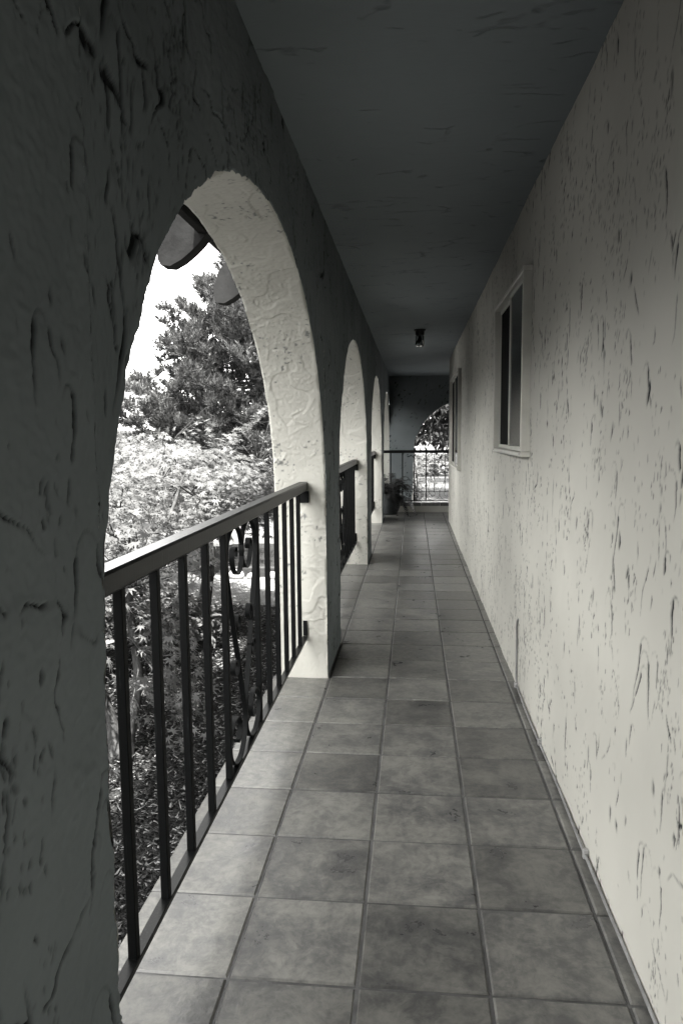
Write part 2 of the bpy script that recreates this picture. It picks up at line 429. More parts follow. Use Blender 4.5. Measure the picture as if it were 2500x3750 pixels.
# --- stucco relief: trowel strokes stamped into height fields, then cut as geometry
def vnoise(u, v, f, seed, octv=3):
    u = np.asarray(u, np.float64) * f; v = np.asarray(v, np.float64) * f; out = 0; amp = 1; tot = 0
    r = np.random.default_rng(seed); tab = r.random((256, 256))
    for _ in range(octv):
        i, j = np.floor(u).astype(int), np.floor(v).astype(int); x, y = u - i, v - j; x, y = x * x * (3 - 2 * x), y * y * (3 - 2 * y)
        g = lambda p, q: tab[(i + p) % 256, (j + q) % 256]
        out = out + amp * ((g(0, 0) * (1 - x) + g(1, 0) * x) * (1 - y) + (g(0, 1) * (1 - x) + g(1, 1) * x) * y); tot += amp
        amp *= .5; u = u * 2.03 + 17.1; v = v * 2.03 + 5.7
    return out / tot
class HF:
    def __init__(s, u0, u1, v0, v1, res):
        s.u0, s.v0, s.res = u0, v0, res; s.n, s.m = int((u1 - u0) / res) + 2, int((v1 - v0) / res) + 2
        s.a = np.zeros((s.n, s.m), np.float32); s.P, s.Wd, s.D = [], [], []
    def dab(s, pts, w, d): s.P.append(np.asarray(pts)); s.Wd.append(np.broadcast_to(w, len(pts))); s.D.append(np.broadcast_to(d, len(pts)))
    def bake(s, K=5):
        P, W, D = np.concatenate(s.P), np.concatenate(s.Wd), np.concatenate(s.D)
        q = (P - [s.u0, s.v0]) / s.res; i0 = np.round(q).astype(int)
        for dx in range(-K, K + 1):
            for dy in range(-K, K + 1):
                i, j = i0[:, 0] + dx, i0[:, 1] + dy
                r2 = ((i - q[:, 0]) ** 2 + (j - q[:, 1]) ** 2) * s.res ** 2 / W ** 2
                ok = (i >= 0) & (j >= 0) & (i < s.n) & (j < s.m) & (r2 < 3)
                np.maximum.at(s.a, (i[ok], j[ok]), (D * np.exp(-r2 * 1.4))[ok])
        return s
    def at(s, u, v):
        x = np.clip((u - s.u0) / s.res, 0, s.n - 1.001); y = np.clip((v - s.v0) / s.res, 0, s.m - 1.001); i, j = x.astype(int), y.astype(int); x, y = x - i, y - j
        a = s.a; return (a[i, j] * (1 - x) + a[i + 1, j] * x) * (1 - y) + (a[i, j + 1] * (1 - x) + a[i + 1, j + 1] * x) * y
def stroke(r, u, v, L, ang, wander, step=.003):
    n = max(4, int(L / step)); k = np.cumsum(r.normal(size=n) * wander * .25); k -= np.linspace(0, k[-1], n) * .4
    a = ang + k; return np.stack([u + np.cumsum(np.cos(a)) * step, v + np.cumsum(np.sin(a)) * step], -1)
def broken(r, n, keep, scale=9):
    k = r.random(n // scale + 3); x = np.arange(n) / scale; i = x.astype(int); x = x - i
    return np.clip((keep - (k[i] * (1 - x) + k[i + 1] * x)) * 5 + .3, 0, 1)
def wall_strokes(u0, u1, v0, v1, res, seed, scale=1., dens=1., wander=.18, cracks=0., wk=1.):
    # vertical trowel drags, hooked drags and clustered pits
    r = np.random.default_rng(seed); h = HF(u0, u1, v0, v1, res); A = (u1 - u0) * (v1 - v0) * dens
    D = -PI / 2
    for _ in range(int(34 * A)):                                         # drags
        L = r.gamma(1.6, .045) * scale + .015; p = stroke(r, r.uniform(u0, u1), r.uniform(v0, v1), L, D + r.normal() * .20, wander)
        n = len(p); tp = np.sin(np.linspace(.25, PI, n)) ** .6
        h.dab(p, (.0013 + r.gamma(1.5, .0009) * scale) * (.5 + tp) * wk, broken(r, n, r.uniform(.35, .8)) * tp * r.uniform(.35, 1))
    for _ in range(int(11 * A)):                                          # hooks: a small arc, then a tail
        u, v = r.uniform(u0, u1), r.uniform(v0, v1); R0 = r.uniform(.010, .035) * scale; sg = r.choice([-1, 1]); t = np.linspace(PI, r.uniform(-.2, .5), 22)
        arc = np.stack([u + sg * R0 * np.cos(t), v + R0 * np.sin(t) * r.uniform(.7, 1.4)], -1)
        tail = stroke(r, arc[-1, 0], arc[-1, 1], r.uniform(.05, .20) * scale, D + sg * .12, wander * .6)
        w = r.uniform(.0018, .0042) * scale * wk; n = len(tail)
        h.dab(arc, w * .7, .55 * np.linspace(.2, 1, 22)); tp = np.linspace(1, 0, n) ** .5
        h.dab(tail, w * (.35 + tp), tp * np.maximum(broken(r, n, .6), np.linspace(1.0, 0, n) > .6))
    for _ in range(int(17 * A)):                                         # pit clusters
        u, v = r.uniform(u0, u1), r.uniform(v0, v1); n = r.integers(6, 34); hh = r.uniform(.03, .14) * scale
        for _ in range(n):
            pu, pv = u + r.normal() * .022 * scale, v + r.normal() * hh; L = r.gamma(2, .0045) * scale
            h.dab(stroke(r, pu, pv, max(L, .006), D + r.normal() * .25, .1, .002), r.uniform(.0009, .0026) * wk, r.uniform(.3, 1))
    for _ in range(int(cracks * A)):                                      # long wandering cracks between two trowel laps
        L = r.uniform(.06, .32) * scale; p = stroke(r, r.uniform(u0, u1), r.uniform(v0, v1), L, D + r.normal() * .55, .42); n = len(p); tp = np.sin(np.linspace(.15, PI - .1, n)) ** .4
        k = np.convolve(r.random(n + 8), np.ones(9) / 9, 'valid')[:n]
        h.dab(p, (.0022 + .0055 * np.clip(k - .3, 0, 1)) * tp * wk, tp * broken(r, n, .95, 14))
        for _ in range(r.integers(0, 10)):
            q = p[r.integers(n)]; h.dab(stroke(r, q[0] + r.normal() * .02, q[1] + r.normal() * .03, r.uniform(.005, .02), D + r.normal() * .4, .1, .002), r.uniform(.002, .005), r.uniform(.4, 1))
    return h.bake()
def ridge_strokes(u0, u1, v0, v1, res, seed, dens=1.):
    # skip-trowel ridges for the reveals: squiggles in every direction
    r = np.random.default_rng(seed); h = HF(u0, u1, v0, v1, res); A = (u1 - u0) * (v1 - v0) * dens
    for _ in range(int(230 * A)):
        L = r.gamma(1.6, .030) + .008; p = stroke(r, r.uniform(u0, u1), r.uniform(v0, v1), L, r.uniform(0, 2 * PI), r.uniform(.15, .5)); n = len(p); tp = np.sin(np.linspace(.2, PI - .1, n)) ** .5
        h.dab(p, r.uniform(.0013, .0040) * (.5 + tp), tp * broken(r, n, r.uniform(.5, 1.1)) * r.uniform(.3, 1))
    for _ in range(int(26 * A)):
        u, v = r.uniform(u0, u1), r.uniform(v0, v1)
        for _ in range(r.integers(8, 26)):
            h.dab(stroke(r, u + r.normal() * .035, v + r.normal() * .045, r.uniform(.004, .035), r.uniform(0, 6.3), .8, .002), r.uniform(.001, .0028), r.uniform(.3, 1))
    return h.bake()
class Sheet:
    # collects displaced grids into one mesh with 'grime' and 'tone' per vertex
    def __init__(s): s.V, s.F, s.G, s.T, s.n, s.MI = [], [], [], [], 0, []
    def grid(s, P, g, t, mi=0, flip=False):
        a, b = P.shape[:2]; i = np.arange(a * b).reshape(a, b) + s.n
        q = np.stack([i[:-1, :-1], i[1:, :-1], i[1:, 1:], i[:-1, 1:]], -1).reshape(-1, 4)
        s.F.append(q[:, ::-1] if flip else q); s.V.append(P.reshape(-1, 3)); s.G.append(g.ravel()); s.T.append(t.ravel()); s.n += a * b; s.MI.append(np.full(len(q), mi))
    def build(s, name, mats, parent):
        me = bpy.data.meshes.new(name); V = np.concatenate(s.V).astype(np.float32); F = np.concatenate(s.F).astype(np.int32)
        me.vertices.add(len(V)); me.vertices.foreach_set('co', V.ravel()); me.loops.add(F.size); me.loops.foreach_set('vertex_index', F.ravel())
        me.polygons.add(len(F)); me.polygons.foreach_set('loop_start', np.arange(0, F.size, 4, dtype=np.int32))
        for m in mats: me.materials.append(m)
        me.polygons.foreach_set('material_index', np.concatenate(s.MI).astype(np.int32))
        me.update(calc_edges=True); me.polygons.foreach_set('use_smooth', [True] * len(F))
        for nm, ar in (('pit_dark', s.G), ('tone', s.T)):
            at = me.attributes.new(nm, 'FLOAT', 'POINT'); at.data.foreach_set('value', np.clip(np.concatenate(ar), 0, 1).astype(np.float32))
        return link(name, me, None, parent)
def arch_profile(cy, n_j=190, n_a=420, jit=.0022, seed=1, a=ARX, b=ARZ, spr=SPR, z0=-.004):
    r = np.random.default_rng(seed); zj = z0 + (spr - z0) * np.arange(n_j) / n_j; e = .012 * (1 - np.arange(n_j) / n_j)
    t = PI - PI * np.arange(n_a + 1) / n_a
    y = np.concatenate([cy - a - e, cy + a * np.cos(t), (cy + a + e)[::-1]]); z = np.concatenate([zj, spr + b * np.sin(t), zj[::-1]])
    ny = np.concatenate([-np.ones(n_j), np.cos(t), np.ones(n_j)]); nz = np.concatenate([np.zeros(n_j), np.sin(t), np.zeros(n_j)])
    s = np.arange(len(y)); d = (vnoise(s * .012, s * 0 + seed, 1, seed, 3) - .5) * .022 + (vnoise(s * .12, s * 0 + seed, 1, seed + 5, 2) - .5) * .016 + r.normal(size=len(y)) * jit * .5
    fade = np.minimum(1, np.minimum(s, len(y) - 1 - s) / 6); d = d * fade
    return np.stack([y + ny * d, z + nz * d], -1), n_j, np.stack([y, z], -1)
def relief(h, u, v, depth, seed, lapk=.0):
    g = h.at(u, v)
    if lapk:                                                             # edges of trowelled patches: a lip, and a crack along part of it
        wu, wv = u + (vnoise(u, v, 5, seed + 20, 3) - .5) * .22, v + (vnoise(u, v, 5, seed + 21, 3) - .5) * .22
        jg = (vnoise(u, v, 26, seed + 27, 2) - .5); wu, wv = wu + jg * .030, wv + np.roll(jg, 3, 0) * .030
        f0 = None
        for fq, lev, sd, thr, wmax in ((2.4, 4.8, 22, .44, .0085), (4.2, 4.2, 42, .49, .0045)):
            fn = lambda a, b: vnoise(a, b * .85, fq, seed + sd, 2) * lev
            n = fn(wu, wv); gm = np.hypot(fn(wu + .002, wv) - n, fn(wu, wv + .002) - n) / .002 + .6
            f = np.abs(n % 2 - 1); gate = np.clip((vnoise(u + sd, v, 4.6, seed + sd + 1, 2) - thr) * 10, 0, 1)
            wd = .0011 + wmax * np.clip(vnoise(u, v + sd, 13, seed + sd + 2, 2) - .36, 0, 1)
            g = np.maximum(g, np.exp(-((f - .5) / gm / wd) ** 2) * gate * np.clip(.55 + (vnoise(u, v, 34, seed + sd + 3, 2) - .42) * 4, 0, 1))
            f0 = f if f0 is None else f0
        f = f0
        lap = np.clip((f - .5) / .14 + .5, 0, 1) * lapk + (vnoise(u, v, 95, seed + 25, 2) - .5) * .0036
    else: lap = 0
    und = (vnoise(u, v, 3.2, seed, 3) - .5) * .010 + (vnoise(u, v, 28, seed + 1, 2) - .5) * .0016
    tone = vnoise(u, v, 1.6, seed + 2, 4)
    gr = np.random.default_rng(seed).normal(size=g.shape) * .00022
    return und + lap + gr - g * depth, g, np.clip((tone - .3) * 2.2, 0, 1)
def bays_face(sh, profs, cys, y0, y1, ztop, hf, to3, depth, seed, res_of, mi=0):
    # the wall face around a row of arches: pillar patches and patches over the arches
    edges = [(y0, None)]
    def patch(left, right, zs, nu):
        t = np.linspace(0, 1, nu)[:, None]; Y = left[None] * (1 - t) + right[None] * t; Z = np.broadcast_to(zs[None], Y.shape)
        d, g, tn = relief(hf, Y, Z, depth, seed, .0036); sh.grid(to3(Y, Z, d), g, tn, mi)
    for k in range(len(profs) + 1):
        if k == 0: res = res_of(y0)
        cl = None if k == 0 else profs[k - 1]; cr = None if k == len(profs) else profs[k]
        yl = y0 if cl is None else cl[0][-1, 0]; yr = y1 if cr is None else cr[0][0, 0]
        if yr <= yl: continue
        res = res_of(max(yl, yr)); nl = cl[1] if cl else 0; nj = cr[1] if cr else 0
        zs = np.arange(-.004, ztop, res); zs = np.append(zs, ztop)
        L = np.full(len(zs), y0) if cl is None else np.interp(zs, np.append(cl[0][-nl:, 1][::-1], SPR), np.append(cl[0][-nl:, 0][::-1], cl[0][-nl - 1, 0]))
        Rr = np.full(len(zs), y1) if cr is None else np.interp(zs, np.append(cr[0][:nj, 1], SPR), np.append(cr[0][:nj, 0], cr[0][nj, 0]))
        patch(L, Rr, zs, max(6, int((yr - yl) / res)))
    for (pr, nj, sm), cy in zip(profs, cys):
        res = res_of(cy - .4); ok = (sm[:, 0] < y1) & (sm[:, 0] > y0); ok[:nj] = False; ok[len(pr) - nj:] = False; A, S_ = pr[ok], sm[ok]
        if len(A) < 3: continue
        m = int(1.0 / res); t = (np.linspace(0, 1, m) ** 1.0)[None]
        Z = A[:, 1:2] * (1 - t) + ztop * t; e = np.clip(1 - (Z - A[:, 1:2]) / .02, 0, 1); Y = S_[:, :1] * (1 - e) + A[:, :1] * e
        d, g, tn = relief(hf, Y, Z, depth, seed, .0036); d = d * np.clip((Z - A[:, 1:2]) / .004, .3, 1)
        sh.grid(to3(Y, Z, d), g, tn, mi)
def soffit_of(sh, prof, to3, d_in, d_out, res, seed, mi=1):
    P, _, Q = prof; seg = np.r_[0, np.cumsum(np.hypot(*np.diff(Q, axis=0).T))]; n = int(seg[-1] / res); s = np.linspace(0, seg[-1], n)
    y, z, ry, rz = (np.interp(s, seg, c) for c in (Q[:, 0], Q[:, 1], P[:, 0], P[:, 1]))
    ty, tz = np.gradient(y), np.gradient(z); l = np.hypot(ty, tz); ny, nz = tz / l, -ty / l                     # towards the opening
    T = abs(d_out - d_in); m = max(6, int(T / res)); w = np.linspace(0, 1, m)
    S, W = np.meshgrid(s, w * T, indexing='ij'); h = ridge_strokes(0, s[-1], 0, T, .0035, seed)
    rd = h.at(S, W); lap = vnoise(S * .8, W, 6.0, seed + 3, 2); lap = np.abs((lap * 4) % 2 - 1); lap = np.clip((lap - .46) / .08, 0, 1)
    d = rd * .0055 + lap * .0036 + (vnoise(S, W, 4.5, seed + 4, 2) - .5) * .006 + (vnoise(S, W, 80, seed + 6, 2) - .5) * .0030 + np.random.default_rng(seed).normal(size=S.shape) * .0004
    d = d * np.clip(np.minimum(W, T - W) / .006, 0, 1)
    e = np.clip(1 - np.minimum(W, T - W) / .014, 0, 1) ** 2
    pit = np.clip((vnoise(S, W, 60, seed + 8, 2) - .72) * 9, 0, 1) * (vnoise(S, W, 6, seed + 9, 2) > .55)
    Y = y[:, None] * (1 - e) + ry[:, None] * e + ny[:, None] * d; Z = z[:, None] * (1 - e) + rz[:, None] * e + nz[:, None] * d
    Z = np.maximum(Z, -.004); D = d_in + (d_out - d_in) * np.broadcast_to(w[None], Y.shape)
    sh.grid(to3(Y, Z, None, D), pit, np.clip((vnoise(S, W, 2, seed + 7, 4) - .3) * 2.2, 0, 1), mi)
KS = list(range(-2, 4)); CYS = [ARCH0 + k * PITCH_A for k in KS]
profs = [arch_profile(c, seed=11 + k) if k in (0, 1) else arch_profile(c, 60, 150, seed=11 + k) for k, c in zip(KS, CYS)]
hfa = wall_strokes(-.2, 8.2, -.01, ZC + .1, .003, 101, 1.1, 1.5, .36, 2.0, 1.05)
hfa2 = wall_strokes(-6.4, 15, -.01, ZC + .1, .006, 102, 1.8, .25, .3)
hfa2.a[:] = np.where((np.arange(hfa2.n) * .006 - 6.4 < 8.2)[:, None] & (np.arange(hfa2.n) * .006 - 6.4 > -.2)[:, None], 0, hfa2.a)
class Both:
    def at(s, u, v): return np.where((u > -.2) & (u < 8.2), hfa.at(u, v), hfa2.at(u, v))
def res_a(y): return .0038 if -.6 < y < 1.2 else .006 if 0 < y < 4.7 else .011 if 0 < y < 9 else .02
t3a = lambda Y, Z, d, D=None: np.stack([(XI + d if D is None else D) + 0 * Y, Y, Z], -1)
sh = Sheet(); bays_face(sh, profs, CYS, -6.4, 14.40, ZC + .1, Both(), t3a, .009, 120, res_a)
for k, pr in zip(KS, profs): soffit_of(sh, pr, t3a, XI, XO, {0: .005, 1: .0075, 2: .010}.get(k, .014), 140 + k)
shell = MB()                                                            # outer face: one outline, closed towards the top
o_ = [(-6.4, -.3)]
for pr, nj, _s in profs: o_ += [(pr[0, 0], -.3)] + [tuple(q) for q in pr[::4]] + [tuple(pr[-1]), (pr[-1, 0], -.3)]
o_ += [(14.65, -.3), (14.65, ZC + .1), (-6.4, ZC + .1)]
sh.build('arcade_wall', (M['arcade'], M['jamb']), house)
shell.add([(XO, a, b) for a, b in o_], [tuple(range(len(o_)))]).build('arcade_outer_face', M['plain'], house)
ep = [arch_profile(1.415, 90, 200, seed=31)]
hfe = wall_strokes(XI - .1, 4.7, -.01, ZC + .1, .006, 103, 1.0, .25)
t3e = lambda Y, Z, d, D=None: np.stack([Y, (14.40 - d if D is None else D) + 0 * Y, Z], -1)
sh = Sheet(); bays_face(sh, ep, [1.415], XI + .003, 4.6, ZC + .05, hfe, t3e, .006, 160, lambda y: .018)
soffit_of(sh, ep[0], t3e, 14.40, 14.66, .016, 170); sh.build('end_wall', (M['arcade'], M['jamb']), house)  # the end wall also takes the stucco coloured darker for shade
MB().box(XI, 4.6, -6.6, -6.4, -.004, ZC + .05).build('back_wall', M['plain'], house)
# house wall with two window openings
WIN = [(3.54, 4.74, 1.235, 2.135), (8.50, 10.42, .92, 2.10)]
hfw = wall_strokes(.9, HOUSE_END, -.01, ZC + .06, .0035, 104, 1.0, 1.6, .36, .9, 1.05)
sh = Sheet(); yy = [.9]
while yy[-1] < HOUSE_END: yy.append(yy[-1] + min(.018 if yy[-1] > 5 else .0135, max(.0042, .0017 * yy[-1] ** 2)))
yy[-1] = HOUSE_END; yy = np.array(yy); ZT = ZC + .05
def wall_patch(ya, yb, za, zb):
    Y = yy[(yy > ya + .001) & (yy < yb - .001)]; Y = np.r_[ya, Y, yb]; Z = np.linspace(za, zb, max(3, int((zb - za) / .0064)))
    A, B_ = np.meshgrid(Y, Z, indexing='ij'); d, g, tn = relief(hfw, A, B_, .0060, 180)
    sh.grid(np.stack([XW - d, A, B_], -1), g, tn, 0, True)
cuts = [.9, WIN[0][0] + .02, WIN[0][1] - .02, WIN[1][0] + .02, WIN[1][1] - .02, HOUSE_END]
for i in range(5):
    if i % 2 == 0: wall_patch(cuts[i], cuts[i + 1], -.004, ZT)
    else:
        w_ = WIN[i // 2]; wall_patch(cuts[i], cuts[i + 1], -.004, w_[2] + .02); wall_patch(cuts[i], cuts[i + 1], w_[3] - .02, ZT)
sh.build('house_wall', (M['wall'],), house)
MB().add([(XW, -6.4, -.004), (XW, -6.4, ZT), (XW, .9, ZT), (XW, .9, -.004)], [(0, 1, 2, 3)]).build('house_wall', M['plain'], house)
for h in WIN:
    hw = MB()
    a, b, c, d = h[0] + .02, h[1] - .02, h[2] + .02, h[3] - .02; x, xb = XW + .012, XW + .2
    hw.add([(x, a, c), (xb, a, c), (xb, a, d), (x, a, d)], [(0, 1, 2, 3)]); hw.add([(x, b, c), (xb, b, c), (xb, b, d), (x, b, d)], [(3, 2, 1, 0)])
    hw.add([(x, a, c), (xb, a, c), (xb, b, c), (x, b, c)], [(3, 2, 1, 0)]); hw.add([(x, a, d), (xb, a, d), (xb, b, d), (x, b, d)], [(0, 1, 2, 3)])
    hw.build('window_reveal', M['plain'], house)
MB().add([(XW, HOUSE_END, -.004), (4.6, HOUSE_END, -.004), (4.6, HOUSE_END, ZT), (XW, HOUSE_END, ZT)], [(0, 1, 2, 3)]).build('house_end_wall', M['plain'], house)
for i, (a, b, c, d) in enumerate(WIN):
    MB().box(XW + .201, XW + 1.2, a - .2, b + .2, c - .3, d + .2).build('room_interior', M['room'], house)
# windows: outer frame stands proud of the stucco
def window(a, b, c, d):
    xf, xb, fw = XW - .042, XW + .03, .024
    m = MB()
    m.bbox(xf, xb, a, b, c, c + fw, .003); m.bbox(xf, xb, a, b, d - fw, d, .003)
    m.bbox(xf, xb, a, a + fw, c + fw + .001, d - fw - .001, .003); m.bbox(xf, xb, b - fw, b, c + fw + .001, d - fw - .001, .003)
    w = m.build('window', M['frame'], house)
    mid = (a + b) / 2 - .02
    for k, (p, q, x0) in enumerate(((a + fw, mid + .016, XW - .026), (mid - .016, b - fw, XW - .008))):
        s = MB(); sw = .024; x1 = x0 + .016; e = .002
        s.bbox(x0, x1, p + e, q - e, c + fw + e, c + fw + sw, .002); s.bbox(x0, x1, p + e, q - e, d - fw - sw, d - fw - e, .002)
        s.bbox(x0, x1, p + e, p + sw, c + fw + sw + .001, d - fw - sw - .001, .002); s.bbox(x0, x1, q - sw, q - e, c + fw + sw + .001, d - fw - sw - .001, .002)
        so = s.build('sash', M['frame'], w)
        MB().box(x0 + .006, x0 + .010, p + sw - .004, q - sw + .004, c + fw + sw - .004, d - fw - sw + .004).build('pane', M['pane'] if k == 0 else M['screen'], w)
    for y in (a + fw + .01, b - fw - .02): MB().box(xf - .003, xf - .0005, y, y + .006, c + .012, c + .018).build('screw', M['lamp_metal'], w)
    return w
for w in WIN: window(*w)
# ceiling, low wall across the porch end, roof and eave
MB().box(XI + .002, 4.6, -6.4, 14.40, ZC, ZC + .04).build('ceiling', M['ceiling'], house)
lw = MB().box(XI + .012, 3.0, Y_END, Y_END + .2, -.004, .105).build('low_wall', M['plain'], house)
x = -.50
while x < 2.9:
    MB().bbox(x + .004, x + TW - .004, Y_END - .012, Y_END + .21, .106, .165, .006).build('cap_tile', M['tile'], house); x += TW
RX = -1.0
roof = MB().prism([(RX, 2.44), (3.2, 4.4), (7.4, 2.44), (7.4, 2.56), (3.2, 4.54), (RX, 2.56)], lambda a, b, d: (a, d, b), -8.0, 15.3).build('roof', M['roof'], house)
MB().box(RX + .001, XO - .001, -8, 15.2, 2.402, 2.43).build('soffit', M['wood'], house)
fb = MB().bbox(RX - .045, RX - .003, -8, 15.25, 2.335, 2.545, .004).build('fascia', M['wood'], house)
MB().prism([(RX - .05, 2.44), (RX - .05, 2.39), (RX - .07, 2.375), (RX - .10, 2.375), (RX - .115, 2.40), (RX - .115, 2.45)], lambda a, b, d: (a, d, b), -8, 15.25)
tail = [(-.80, 2.400), (-.95, 2.372), (-1.0, 2.334), (-1.04, 2.288), (-1.08, 2.252), (-1.13, 2.214), (-1.187, 2.185), (-1.236, 2.190), (-1.250, 2.215), (-1.255, 2.28), (-1.22, 2.38), (-1.14, 2.48), (-1.0, 2.555)]
tmesh = MB().prism(tail, lambda a, b, d: (a, d, b), 0, .10).mesh('rafter_tail'); tmesh.materials.append(M['wood'])
for k in range(-4, 11):
    o = bpy.data.objects.new('rafter_tail', tmesh); COL.objects.link(o); o.parent = house
    o.matrix_parent_inverse = Matrix.Translation(-Vector(house.location)); o.location = (0, 3.55 + k * 1.02, 0)
MB().box(4.6, 4.8, -6.6, 14.66, GZ - .05, 2.6).build('rear_wall', M['plain'], house)

# ------------------------------------------------------------------ railings
def spline(pts, n=10):
    P = [Vector(p) for p in pts]; out = []
    for i in range(len(P) - 1):
        p0, p1, p2, p3 = P[max(i - 1, 0)], P[i], P[i + 1], P[min(i + 2, len(P) - 1)]
        for k in range(n):
            t = k / n; out.append(.5 * ((2 * p1) + (p2 - p0) * t + (2 * p0 - 5 * p1 + 4 * p2 - p3) * t * t + (3 * p1 - p0 - 3 * p2 + p3) * t ** 3))
    out.append(P[-1]); return [(p.x, p.y) for p in out]
# half of the scroll panel: measured on the frontal railing, u from post to centre, v from bottom to top
HALF = [(1042, 1118), (1052, 1134), (1080, 1136), (1102, 1108), (1100, 1070), (1068, 1040), (1018, 1036), (972, 1062), (950, 1110), (965, 1165), (1010, 1205), (1070, 1216),
        (1130, 1198), (1172, 1155), (1188, 1100), (1184, 1050), (1160, 985), (1100, 830), (1040, 675), (990, 545), (962, 455), (958, 400), (985, 340), (1040, 306), (1105, 303), (1162, 335),
        (1192, 395), (1185, 445), (1150, 482), (1105, 488), (1062, 462), (1044, 420), (1052, 388), (1080, 378), (1098, 396), (1092, 416)]
CURL1 = [(1062, 725), (1066, 690), (1075, 660), (1095, 648), (1116, 662), (1118, 688), (1102, 704), (1084, 698), (1080, 684)]
CURL2 = [(1098, 815), (1090, 850), (1070, 868), (1040, 866), (1020, 846), (1024, 820), (1048, 812), (1062, 824), (1060, 838)]
def railing(label, loc, axis_u, n_side, L, zb, zt, pitch, panel_half, group, cap_w, cap_t, bal=.02, parent=None, bracket=True, mid=None):
    # u runs along the railing from its centre; w is across it
    root = thing('porch_railing', label, 'railing', loc, group)
    U = Vector(axis_u); W = Vector((U.y, -U.x, 0)); O = Vector(loc)
    def B(u0, u1, w0, w1, z0, z1, name, b=.002, mat='iron'):
        m = MB(); p, q = O + U * u0 + W * w0, O + U * u1 + W * w1
        m.bbox(min(p.x, q.x), max(p.x, q.x), min(p.y, q.y), max(p.y, q.y), z0, z1, b); return m.build(name, M[mat], root)
    B(-L, L, -cap_w / 2, cap_w / 2, zt - cap_t, zt, 'top_rail', .006, 'cap')
    B(-L, L, -.014, .014, zb, zb + .014, 'bottom_rail', .002, 'cap')
    us = [panel_half + k * pitch for k in range(n_side + 1)]
    for s in (-1, 1):
        for u in us: B(s * u - bal / 2, s * u + bal / 2, -bal / 2, bal / 2, zb + .013, zt - cap_t + .001, 'baluster', .0015)
        if bracket:
            B(s * L - .02, s * L + .004, -.03, .03, zt - cap_t - .065, zt - cap_t - .002, 'bracket')
            B(s * L - .004, s * L + .003, -.012, .012, zb + .015, zb + .10, 'bracket')
    hh = (zt - cap_t) - (zb + .014); ph = panel_half - bal / 2
    for s in (-1, 1):
        def cv(path): return [(-s * (ph - (px - 947) / 243 * ph), zb + .017 + (1216 - py) / 913 * (hh - .006)) for px, py in path]
        for path in (HALF, CURL1, CURL2):
            MB().ribbon(cv(spline(path, 8)), U, (0, 0, 1), W, (O.x, O.y, 0), .017, .0048).build('scroll', M['iron'], root, False)
    if mid:
        for s in (-1, 1):
            for u in mid[1]: B(s * u - .006, s * u + .006, -.006, .006, mid[0], zt - cap_t + .001, 'baluster', .001)
        B(-L, L, -.006, .006, mid[0] - .008, mid[0], 'middle_rail', .001)
    return root
SIDE_X = -.59
for k, lab in ((0, 'black iron railing with scrollwork in the nearest, largest arch'),
               (1, 'black iron railing in the second arch, behind the first pillar'),
               (2, 'black iron railing in the third arch, seen as a thin dark strip')):
    railing(lab, (SIDE_X, ARCH0 + k * PITCH_A - .03, 0), (0, 1, 0), 5, 1.435 if k else 1.43, .232, 1.10, .202, .235, 'railings in the side arches', .052, .048)
railing('black iron railing across the far porch end behind the fern', (.463, Y_END + .09, 0), (1, 0, 0), 4, 1.05, .185, 1.075, .205, .235, None, .05, .05,
        bal=.018, bracket=False, mid=(.352, (.09,)))

# ------------------------------------------------------------------ ceiling lamp
lx, ly = .072, 8.10
lamp = thing('ceiling_lamp', 'small jar lamp with dark cap on the porch ceiling', 'lamp', (lx, ly, ZC))
MB().lathe([(0, 0), (.064, 0), (.066, -.006), (.060, -.014), (.05, -.016), (.0485, -.018), (.0485, -.055), (.046, -.062), (.0, -.062)], (lx, ly, ZC - .0005), 40).build('lamp_cap', M['lamp_metal'], lamp, True)
MB().lathe([(.040, -.062), (.0485, -.07), (.0485, -.150), (.046, -.172), (.036, -.184), (0, -.188), (0, -.184), (.033, -.180), (.042, -.170), (.0445, -.150), (.0445, -.072), (.036, -.064)], (lx, ly, ZC), 48,
           lambda t, z: 1 + (.012 * math.cos(16 * t) if -.16 < z < -.07 else 0)).build('glass_jar', M['lamp_glass'], lamp, True)
MB().lathe([(0, -.062), (.012, -.064), (.013, -.085), (.022, -.11), (.024, -.125), (.016, -.142), (0, -.148)], (lx, ly, ZC), 24).build('light_bulb', M['bulb'], lamp, True)

# ------------------------------------------------------------------ cable along the wall foot
cab = thing('cable', 'thin grey cable clipped along the foot of the house wall', 'cable', (XW - .012, 2, 0))
pts = []
rc = random.Random(9)
for i in range(60):
    y = -.5 + (3.78 + .5) * i / 59; pts.append((XW - .008 + .003 * math.sin(y * 5.1), y, .016 + .004 * math.sin(y * 3.3 + 1)))
pts += [(XW - .006, 3.792, .03), (XW - .006, 3.80, .07), (XW - .007, 3.795, .16), (XW - .006, 3.80, .25), (XW - .007, 3.805, .33), (XW - .006, 3.79, .365), (XW - .004, 3.782, .376)]
MB().tube(pts, .0055, 8).build('cord', M['cable'], cab, True)
for y in (3.78, 3.06, 2.22, 1.45):
    MB().bbox(XW - .018, XW - .001, y - .007, y + .007, .006, .036, .002).build('clip', M['clip'], cab)

